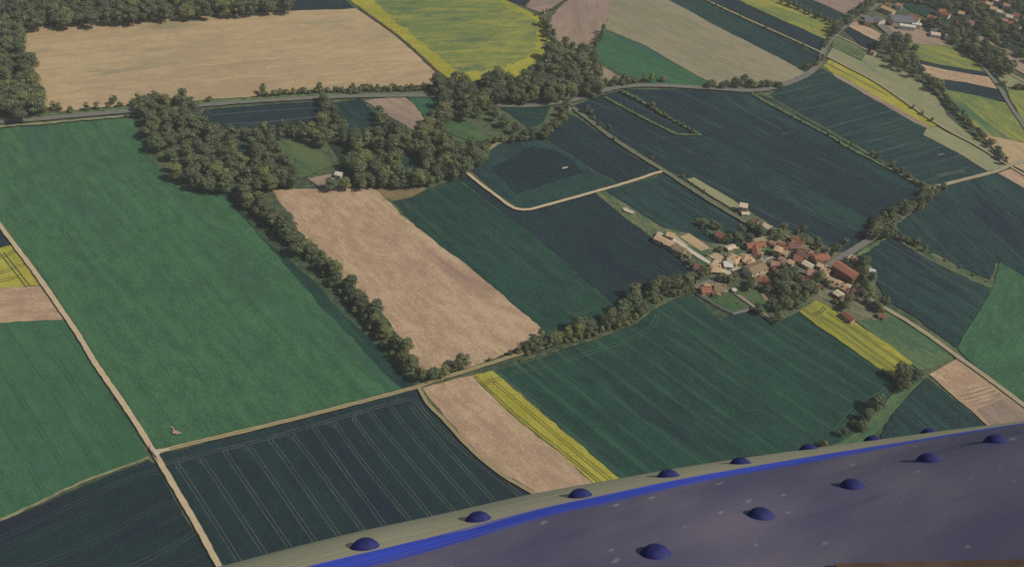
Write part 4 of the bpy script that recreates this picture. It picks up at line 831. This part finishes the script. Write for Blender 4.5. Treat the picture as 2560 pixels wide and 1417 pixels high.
H_('orange-roofed annex beside the large farmhouse', (1754, 722), (1777, 720), 5.0, 2.8, 1.2, 'orange', 'pinkish')
H_('small orange cottage hidden in the garden trees', (1880, 701), (1888, 707), 4.2, 2.6, 1.2, 'salmon', 'cream')
H_('small red roof beside the orange cottage', (1890, 694), (1904, 697), 3.6, 2.6, 1.1, 'red', 'pale', chimney=False)
H_('long orange-roofed garden house below the barn', (1913, 694), (1932, 708), 3.8, 2.8, 1.3, 'orange', 'cream')
H_('narrow rusty roof between the barn and the grove', (1932, 676), (1945, 685), 2.8, 2.6, .9, 'red', 'stone', chimney=False, name='shed', cat='shed')
H_('tiny white garden shed behind the farmhouse', (1833, 722), (1840, 724), 2.2, 2.0, .5, 'white', 'white', chimney=False, name='shed', cat='shed')
H_('long rust-roofed shed beside the rapeseed strip', (2112, 780), (2135, 797), 3.8, 2.6, 1.2, 'rust', 'pinkish', chimney=False, name='shed', cat='shed')
H_('little cottage with a white gable by the lower lane', (2200, 783), (2216, 789), 3.2, 2.4, 1.2, 'brown', 'white', chimney=False)
H_('lone red-roofed house on the garden island', (1793, 580), (1817, 592), 4.6, 3.0, 1.5, 'rust', 'stone')
H_('small red and white cottage below the tower house', (1885, 547), (1897, 552), 3.2, 2.4, 1.0, 'darkred', 'white')
H_('low white shed at the foot of the square tower house', (1855, 532), (1872, 532), 2.6, 2.0, .4, 'pale', 'white', chimney=False, name='shed', cat='shed')
H_('long pale roofed bungalow along the navy field above the village', (1909, 560), (1936, 574), 4.0, 2.6, 1.0, 'pale', 'cream', chimney=False)
H_('pale stone outbuilding behind the lawn', (1818, 620), (1836, 613), 3.2, 2.2, .6, 'pale', 'pinkish', chimney=False, name='outbuilding', cat='outbuilding')
H_('white cabin alone in the wood clearing', (840, 431), (854, 434), 3.6, 2.6, 1.0, 'white', 'white', chimney=False, name='cabin', cat='cabin')
# far buildings
H_('huge grey flat factory roof beside the pinkish field', (2228, 44), (2282, 47), 15.0, 5.0, 1.2, 'grey', 'pale', name='factory', cat='factory', chimney=False, win=False)
H_('long white warehouse in front of the grey factory', (2250, 61), (2288, 66), 5.0, 4.0, .6, 'white', 'white', name='warehouse', cat='warehouse', chimney=False)
H_('shorter white warehouse behind the long white one', (2280, 57), (2303, 60), 5.0, 4.2, .6, 'white', 'white', name='warehouse', cat='warehouse', chimney=False)
H_('grey shed with a cream gable next to the paved road', (2164, 46), (2184, 50), 11.0, 4.5, 1.6, 'grey', 'cream', name='shed', cat='shed', chimney=False)
H_('grey shed with a white end beside the factory', (2190, 41), (2208, 50), 9.0, 4.2, 1.4, 'grey', 'white', name='shed', cat='shed', chimney=False)
H_('long yellow tan house above the factory', (2207, 15), (2236, 27), 6.5, 3.6, 1.4, 'tan', 'cream')
H_('orange-roofed long house behind the factory', (2276, 38), (2300, 46), 7.0, 3.8, 1.8, 'orange', 'white')
H_('orange-roofed tall cream house right of the factory', (2320, 39), (2344, 44), 8.0, 5.6, 1.4, 'orange', 'cream')
H_('red-roofed house with a side wing in the far trees', (2346, 25), (2362, 25), 7.0, 4.6, 2.0, 'red', 'pinkish')
H_('grey roofed house beside the far red roof', (2358, 30), (2376, 36), 7.0, 4.0, 1.6, 'rust', 'white')
H_('small red house among the far trees', (2395, 53), (2404, 57), 6.0, 3.4, 1.6, 'red', 'pinkish')
H_('small orange house deeper in the far trees', (2421, 50), (2435, 55), 6.0, 3.4, 1.6, 'salmon', 'stone')
H_('low white house below the factory trees', (2328, 82), (2350, 85), 6.5, 3.0, .8, 'pale', 'white', chimney=False)
H_('small pink house inside the far grove', (2208, 109), (2222, 111), 5.0, 3.2, 1.4, 'salmon', 'pinkish')
H_('little pink shed on the sage meadow edge', (2180, 126), (2190, 130), 4.0, 2.8, 1.0, 'salmon', 'pale', chimney=False, name='shed', cat='shed')
for i, (x, y, rc, wc, lab) in enumerate([(2432, 1, 'pale', 'cream', 'pale far house at the very top of the wooded suburb'), (2450, 4, 'salmon', 'white', 'salmon far house beside the pale one at the top'), (2474, 6, 'tan', 'cream', 'tan far house at the top street'), (2510, 2, 'orange', 'white', 'orange far house at the upper street corner'),
      (2518, 10, 'salmon', 'white', 'salmon far house just below the orange corner house'), (2525, 38, 'pale', 'white', 'white far house half way down the suburb'), (2542, 34, 'rust', 'cream', 'rusty roofed far house beside the white one'), (2512, 47, 'salmon', 'pinkish', 'small salmon far house lowest in the suburb'), (2552, 50, 'white', 'white', 'white far house at the edge of the suburb'), (2485, 18, 'tan', 'white', 'tan far house below the street'), (2556, 8, 'orange', 'cream', 'orange far house by the suburb street end')]):
    H_(lab, (x-8, y-1), (x+8, y+3), 7.0, 3.4, 1.6, rc, wc, win=False)
# the hall's taller dark porch and the row house's dormers belong to their houses
hall = [o for o in COL.objects if o.name == 'hall'][0]
V, Fc = [], []; box(V, Fc, 3.0, 8.6, -4.3, -3.32, -.6, 5.4); mesh_obj('porch', V, Fc, WC['darkwood'], None, hall)
rowh = [o for o in COL.objects if o.get('label', '').startswith('long tan row house')][0]
for k in (-2.2, 1.0, 4.2):
    V, Fc = [], []; box(V, Fc, k-.7, k+.7, -2.35, -.4, 3.3, 4.9); mesh_obj('dormer', V, Fc, WC['stone'], None, rowh)
for x, y, rc, wc, lab in [(1700, 622, 'tan', 'cream', 'tiny tan outhouse beside the brown-roofed farm shed'), (1650, 583, 'pale', 'cream', 'tiny pale shelter at the head of the farmyard'), (1722, 634, 'khaki', 'cream', 'tiny khaki hut on the yellow green lawn'), (1790, 654, 'pale', 'white', 'tiny pale hut beside the white lane'), (1866, 652, 'salmon', 'cream', 'tiny salmon roof in front of the tan bungalows'), (1902, 632, 'tan', 'cream', 'tiny tan hut on the courtyard lawn'), (1916, 668, 'darkred', 'pale', 'tiny dark red roof at the barn corner'), (1872, 712, 'tan', 'cream', 'tiny tan hut among the farmhouse trees'), (2030, 628, 'salmon', 'cream', 'tiny salmon roof at the back of the street'), (2092, 672, 'tan', 'cream', 'tiny tan roof against the hall wall'), (2122, 712, 'pale', 'cream', 'tiny pale roof below the hall end'), (2150, 742, 'salmon', 'pale', 'tiny salmon roof last on the street')]:
    H_(lab, (x-4, y-1.5), (x+5, y+2.5), 2.8, 2.3, .8, rc, wc, chimney=False, name='hut', cat='hut')
# garden walls
def wall_(label, path, h=1.3, m='pale'):
    C = resample([gp(x, y, ZB) for x, y in pts(path)], 3, False); V, Fc = [], []
    for a, b in zip(C[:-1], C[1:]):
        d = (b-a); d.z = 0; n = Vector((-d.y, d.x, 0)).normalized()*.18; o = len(V)
        for p in (a, b):
            for s in (-1, 1):
                for z in (-.5, h): V.append((p.x+n.x*s, p.y+n.y*s, ZB+z))
        Fc += [(o, o+4, o+5, o+1), (o+2, o+3, o+7, o+6), (o+1, o+5, o+7, o+3), (o, o+1, o+3, o+2), (o+4, o+6, o+7, o+5)]
    tag(mesh_obj('garden_wall', V, Fc, WC[m]), label, 'wall')
for x, y, rc, wc, lab in [(1962, 628, 'tan', 'cream', 'small tan house squeezed between the tower house and the street'), (2008, 628, 'khaki', 'cream', 'small khaki roof behind the dark red street house'), (1942, 668, 'darkred', 'pale', 'small dark red roof beside the village crossroads'), (2064, 686, 'pale', 'cream', 'small pale roof between the hall and the row house'), (2084, 708, 'salmon', 'cream', 'little salmon roof behind the row house'), (2100, 704, 'pale', 'white', 'little pale porch roof at the row house end'), (1978, 652, 'tan', 'cream', 'small tan roof beside the street red roof'), (1826, 652, 'pale', 'cream', 'tiny pale shed between the bungalow and the garage'), (1908, 690, 'salmon', 'white', 'tiny salmon roof in the gardens below the barn'), (1770, 712, 'tan', 'cream', 'small tan porch roof between farmhouse and annex'), (2052, 660, 'pale', 'white', 'tiny pale roof at the foot of the dark brown house'), (1988, 605, 'salmon', 'cream', 'little salmon roof beside the brown roofed house')]:
    H_(lab, (x-6, y-2), (x+7, y+4), 3.6, 2.6, 1.0, rc, wc, chimney=False, name='outbuilding', cat='outbuilding')
for i, (x, y, rc, wc, lab) in enumerate([(2405, 30, 'tan', 'cream', 'tan far house alone in the trees above the factory'), (2452, 22, 'orange', 'white', 'orange far house under the pale street'), (2500, 26, 'pale', 'white', 'pale far house on the lower side of the street'), (2462, -4, 'rust', 'white', 'rusty far house at the top frame of the suburb'), (2492, -3, 'white', 'white', 'white far house at the top of the street'), (2536, 18, 'tan', 'white', 'tan far house near the street bend'), (2530, 55, 'orange', 'white', 'orange far house low in the suburb'), (2545, 66, 'pale', 'cream', 'pale far house lowest on the suburb edge'), (2250, 10, 'salmon', 'white', 'salmon far house at the road corner'), (2222, 8, 'rust', 'cream', 'rusty far house beside the road corner'), (2372, 88, 'white', 'white', 'white far shed by the winding lane'), (2336, 70, 'grey', 'white', 'grey far shed between the factory and the lane')]):
    H_(lab, (x-7, y-1), (x+7, y+2.5), 6.5, 3.2, 1.5, rc, wc, win=False)
wall_('low pale wall in front of the tower-like house', '1912,652 1930,645 1948,638')
wall_('low wall behind the L-shaped roof', '1855,606 1880,602 1912,596 1930,598')
wall_('low stone wall at the farmyard edge below the sheds', '1630,597 1650,612 1680,628 1700,640 1725,662', 1.0, 'stone')
wall_('garden wall along the brown strip', '1834,736 1870,762 1910,790 1934,806', 1.2, 'grey')
wall_('pale wall along the white lane plots', '1765,638 1790,654 1832,680', 1.2)
wall_('pale wall behind the street houses', '1960,590 1985,606 2030,632', 1.4)
wall_('pale wall round the bungalow lawns', '1812,640 1826,650 1850,662 1880,656', 1.2)
wall_('field wall below the farmhouse gardens', '1742,736 1790,764 1832,785 1872,776', 1.0, 'grey')
wall_('pale courtyard wall near the small shed behind the hall', '2118,646 2130,640 2136,646', 1.4)

# ------------------------------------------------------------------ the aircraft's riveted side in front
SIL = [(300, 1478, .80, 400), (560, 1418, .86, 370), (720, 1375, .89, 350), (900, 1331, .93, 325), (1100, 1290, .99, 285), (1340, 1235, 1.06, 232), (1560, 1197, 1.11, 196), (1740, 1165, 1.18, 166), (2000, 1127, 1.31, 124), (2200, 1101, 1.41, 90), (2330, 1083, 1.48, 67), (2470, 1065, 1.55, 44), (2560, 1054, 1.60, 34), (2800, 1022, 1.72, 22)]
sx_ = np.array([a[0] for a in SIL]); 
def sil(x): return [float(np.interp(x, sx_, [a[k] for a in SIL])) for k in (1, 2, 3)]
def pt(px, py, d): return CAM+ray(px, py)*d
def surf(x, t):
    y, d, off = sil(x); P0 = pt(x, y, d); C = pt(x, y, d*.86); P1 = pt(x, y+off, d*.70)
    if t <= 1: return P0*(1-t)**2+C*(2*t*(1-t))+P1*t*t
    e = (P1-C)*2; return P1+(e*.35+EXT*(.65*d/1.2))*(t-1)
EXT = Vector((0, 0, 0))
for q in (1300, 1600, 1900, 2200):
    y, d, off = sil(q); EXT += (pt(q, y+off, d*.70)-pt(q, y, d*.86))*2/4/d*1.2
def smooth_x(n):
    return np.linspace(300, 2800, n)
def surf_s(x, t, k=70):
    return (surf(x-k, t)+surf(x, t)*2+surf(x+k, t))/4 if 300+k < x < 2800-k else surf(x, t)
def smat():
    m = M('aircraft_paint', .6, .25); uv = m.n('ShaderNodeUVMap'); s = m.n('ShaderNodeSeparateXYZ'); m.put(s.inputs[0], uv.outputs[0])
    tc = m.n('ShaderNodeMapping'); m.put(tc.inputs['Vector'], uv.outputs[0]); tc.inputs['Scale'].default_value = (4, 30, 1)
    br = m.noise(tc.outputs[0], 1.0, 5, .65, .3); t2 = m.n('ShaderNodeMapping'); m.put(t2.inputs['Vector'], uv.outputs[0]); t2.inputs['Scale'].default_value = (7, 2.2, 1); t2.inputs['Rotation'].default_value = (0, 0, .25)
    cl = m.noise(t2.outputs[0], 1.0, 4, .5)
    v = s.outputs[1]; n1 = m.math('MULTIPLY_ADD', m.math('SUBTRACT', br, .5), .16, v); n2 = m.math('MULTIPLY_ADD', m.math('SUBTRACT', br, .5), .22, v)
    beige = m.mix(m.ss(br, .3, .7), alb((166, 163, 132)), alb((186, 180, 148)))  # edge band: the reflection along it is painted in as beige
    blue = m.mix(m.ss(br, .3, .7), alb((56, 76, 182)), alb((76, 96, 222)))
    body = m.mix(m.ss(cl, .25, .75), alb((90, 87, 112)), alb((122, 114, 126)))
    t3 = m.n('ShaderNodeMapping'); m.put(t3.inputs['Vector'], uv.outputs[0]); t3.inputs['Scale'].default_value = (9, 16, 1); t3.inputs['Rotation'].default_value = (0, 0, .06)
    body = m.mix(m.math('MULTIPLY', m.ss(m.noise(t3.outputs[0], 1.0, 3, .5), .58, .76), .3), body, alb((54, 56, 92)))
    vx = m.n('ShaderNodeMapping'); m.put(vx.inputs['Vector'], uv.outputs[0]); vx.inputs['Scale'].default_value = (30, 8, 1)
    vo = m.n('ShaderNodeTexVoronoi', voronoi_dimensions='2D'); m.put(vo.inputs['Vector'], vx.outputs[0]); vo.inputs['Scale'].default_value = 1.0; vo.inputs['Randomness'].default_value = 1.0
    sc_ = m.n('ShaderNodeSeparateColor'); m.put(sc_.inputs[0], vo.outputs['Color'])
    dn = m.math('MULTIPLY_ADD', m.math('SUBTRACT', m.noise(vx.outputs[0], 6, 3), .5), .14, vo.outputs['Distance'])
    dn = m.math('MULTIPLY_ADD', sc_.outputs[1], .11, dn)
    sp = m.math('MULTIPLY', m.math('SUBTRACT', 1.0, m.ss(dn, .02, .17)), m.math('GREATER_THAN', sc_.outputs[0], .70))
    body = m.mix(m.math('MULTIPLY', sp, .62), body, alb((170, 168, 166)))
    beige = m.mix(m.ss(n1, .40, .455), beige, alb((178, 168, 138)))  # cream highlight line above the blue stripe, painted into the colour
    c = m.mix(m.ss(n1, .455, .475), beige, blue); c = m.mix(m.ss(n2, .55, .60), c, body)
    m.put(m.b.inputs['Roughness'], m.math('MULTIPLY_ADD', cl, .25, .5))
    return m.color(c)
air = empty('aircraft', tuple(surf(1700, 1.0))); tag(air, 'riveted blue, beige and grey aircraft side close in front of the view', 'aircraft')
bpy.context.view_layer.update()
def local(p): return p-Vector(air.location)
xs = smooth_x(64); ts = list(np.linspace(-.55, 0, 9)[:-1])+list(np.linspace(0, 1, 22))+list(np.linspace(1, 2.9, 16)[1:])
Vp = [local(surf_s(x, t)) for x in xs for t in ts]; nt_ = len(ts); Fp = []
for i in range(len(xs)-1):
    for j in range(nt_-1):
        a = i*nt_+j; Fp.append((a, a+1, a+nt_+1, a+nt_))
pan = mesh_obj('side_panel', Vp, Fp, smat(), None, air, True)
me = pan.data; uvl = me.uv_layers.new(name='UVMap'); vi = np.empty(len(me.loops), dtype=np.int32); me.loops.foreach_get('vertex_index', vi)
UVs = np.array([((x-300)/2500, t) for x in xs for t in ts]); uvl.data.foreach_set('uv', UVs[vi].ravel())
md = pan.modifiers.new('thickness', 'SOLIDIFY'); md.thickness = .004; md.offset = 0
# rivets
rm = M('rivet_paint', .62, .25); tcr = rm.n('ShaderNodeTexCoord').outputs['Object']
rmat = rm.color(rm.mix(rm.ss(rm.noise(tcr, 120, 4), .35, .7), alb((42, 44, 92)), alb((54, 58, 116))))
def dome(r, h, n=28, rings=8):
    V, Fc = [], []; prof = [(r*1.03, -.003), (r*1.03, .0004)]+[(r*(1-k), h*(1-(1-k)**2.4)) for k in (.06, .14, .25, .38, .52, .68, .84, .95)]
    for (q, z) in prof:
        for i in range(n):
            a = 2*math.pi*i/n; V.append((q*math.cos(a), q*math.sin(a), z))
    for k in range(len(prof)-1):
        for i in range(n): Fc.append((k*n+i, k*n+(i+1) % n, (k+1)*n+(i+1) % n, (k+1)*n+i))
    Fc.append(tuple((len(prof)-1)*n+i for i in range(n))); return V, Fc
Vd, Fd = dome(.0150, .0097); rivet0 = None
for x, t in [(912, .40), (1195, .40), (1450, .40), (1670, .34), (1850, .33), (2020, .14), (2180, .05), (2320, -.06), (1640, 1.05), (1900, 1.03), (2127, 1.02), (2320, 1.0), (2487, 1.0)]:
    P = surf_s(x, t); du = surf_s(x+20, t)-surf_s(x-20, t); dv = surf_s(x, t+.04)-surf_s(x, t-.04); n = du.cross(dv).normalized()
    if n.dot(Vector((0, 0, 1))) < 0: n = -n
    if rivet0 is None: o = rivet0 = mesh_obj('rivet', Vd, Fd, rmat, None, air, True)
    else:
        o = rivet0.copy(); COL.objects.link(o); o.parent = air
    xax = du.normalized(); yax = n.cross(xax).normalized(); xax = yax.cross(n)
    p = local(P); o.matrix_local = Matrix(((xax.x, yax.x, n.x, p.x), (xax.y, yax.y, n.y, p.y), (xax.z, yax.z, n.z, p.z), (0, 0, 0, 1)))
# brown trim along the near edge
def t_at(x, py):
    lo, hi = 1.0, 3.2
    for k in range(40):
        mid = (lo+hi)/2
        if proj(surf_s(x, mid))[1] < py: lo = mid
        else: hi = mid
    return lo
Vb, Fb = [], []
bx = np.linspace(2040, 2740, 28)
for x in bx:
    t = t_at(x, 1426-(x-1950)*.026); n = (surf_s(x+20, t)-surf_s(x-20, t)).cross(surf_s(x, t+.04)-surf_s(x, t-.04)).normalized()
    if n.dot(Vector((0, 0, 1))) < 0: n = -n
    for tt, hh in ((t, -.004), (t, .006), (t+.4, .008), (t+.4, .0)): Vb.append(local(surf_s(x, tt)+n*hh))
for i in range(len(bx)-1):
    for k in range(3): a = i*4+k; Fb.append((a, a+1, a+5, a+4))
mesh_obj('trim', Vb, Fb, flat('brown_leather', (118, 92, 76), .2, 40), None, air)

# ------------------------------------------------------------------ the air
hz = bpy.data.materials.new('haze'); hz.use_nodes = True; ht = hz.node_tree; ht.nodes.remove(ht.nodes['Principled BSDF'])
pv = ht.nodes.new('ShaderNodeVolumePrincipled'); pv.inputs['Color'].default_value = (.92, .91, .86, 1); pv.inputs['Density'].default_value = HAZE; pv.inputs['Anisotropy'].default_value = 0.0
ht.links.new(pv.outputs[0], ht.nodes['Material Output'].inputs['Volume'])
V, Fc = [], []; box(V, Fc, -4200, 4200, -1700, 6200, -1.2, 354)
tag(mesh_obj('haze', V, Fc, hz), 'thin pale haze over the farmland', 'haze', None, 'stuff')
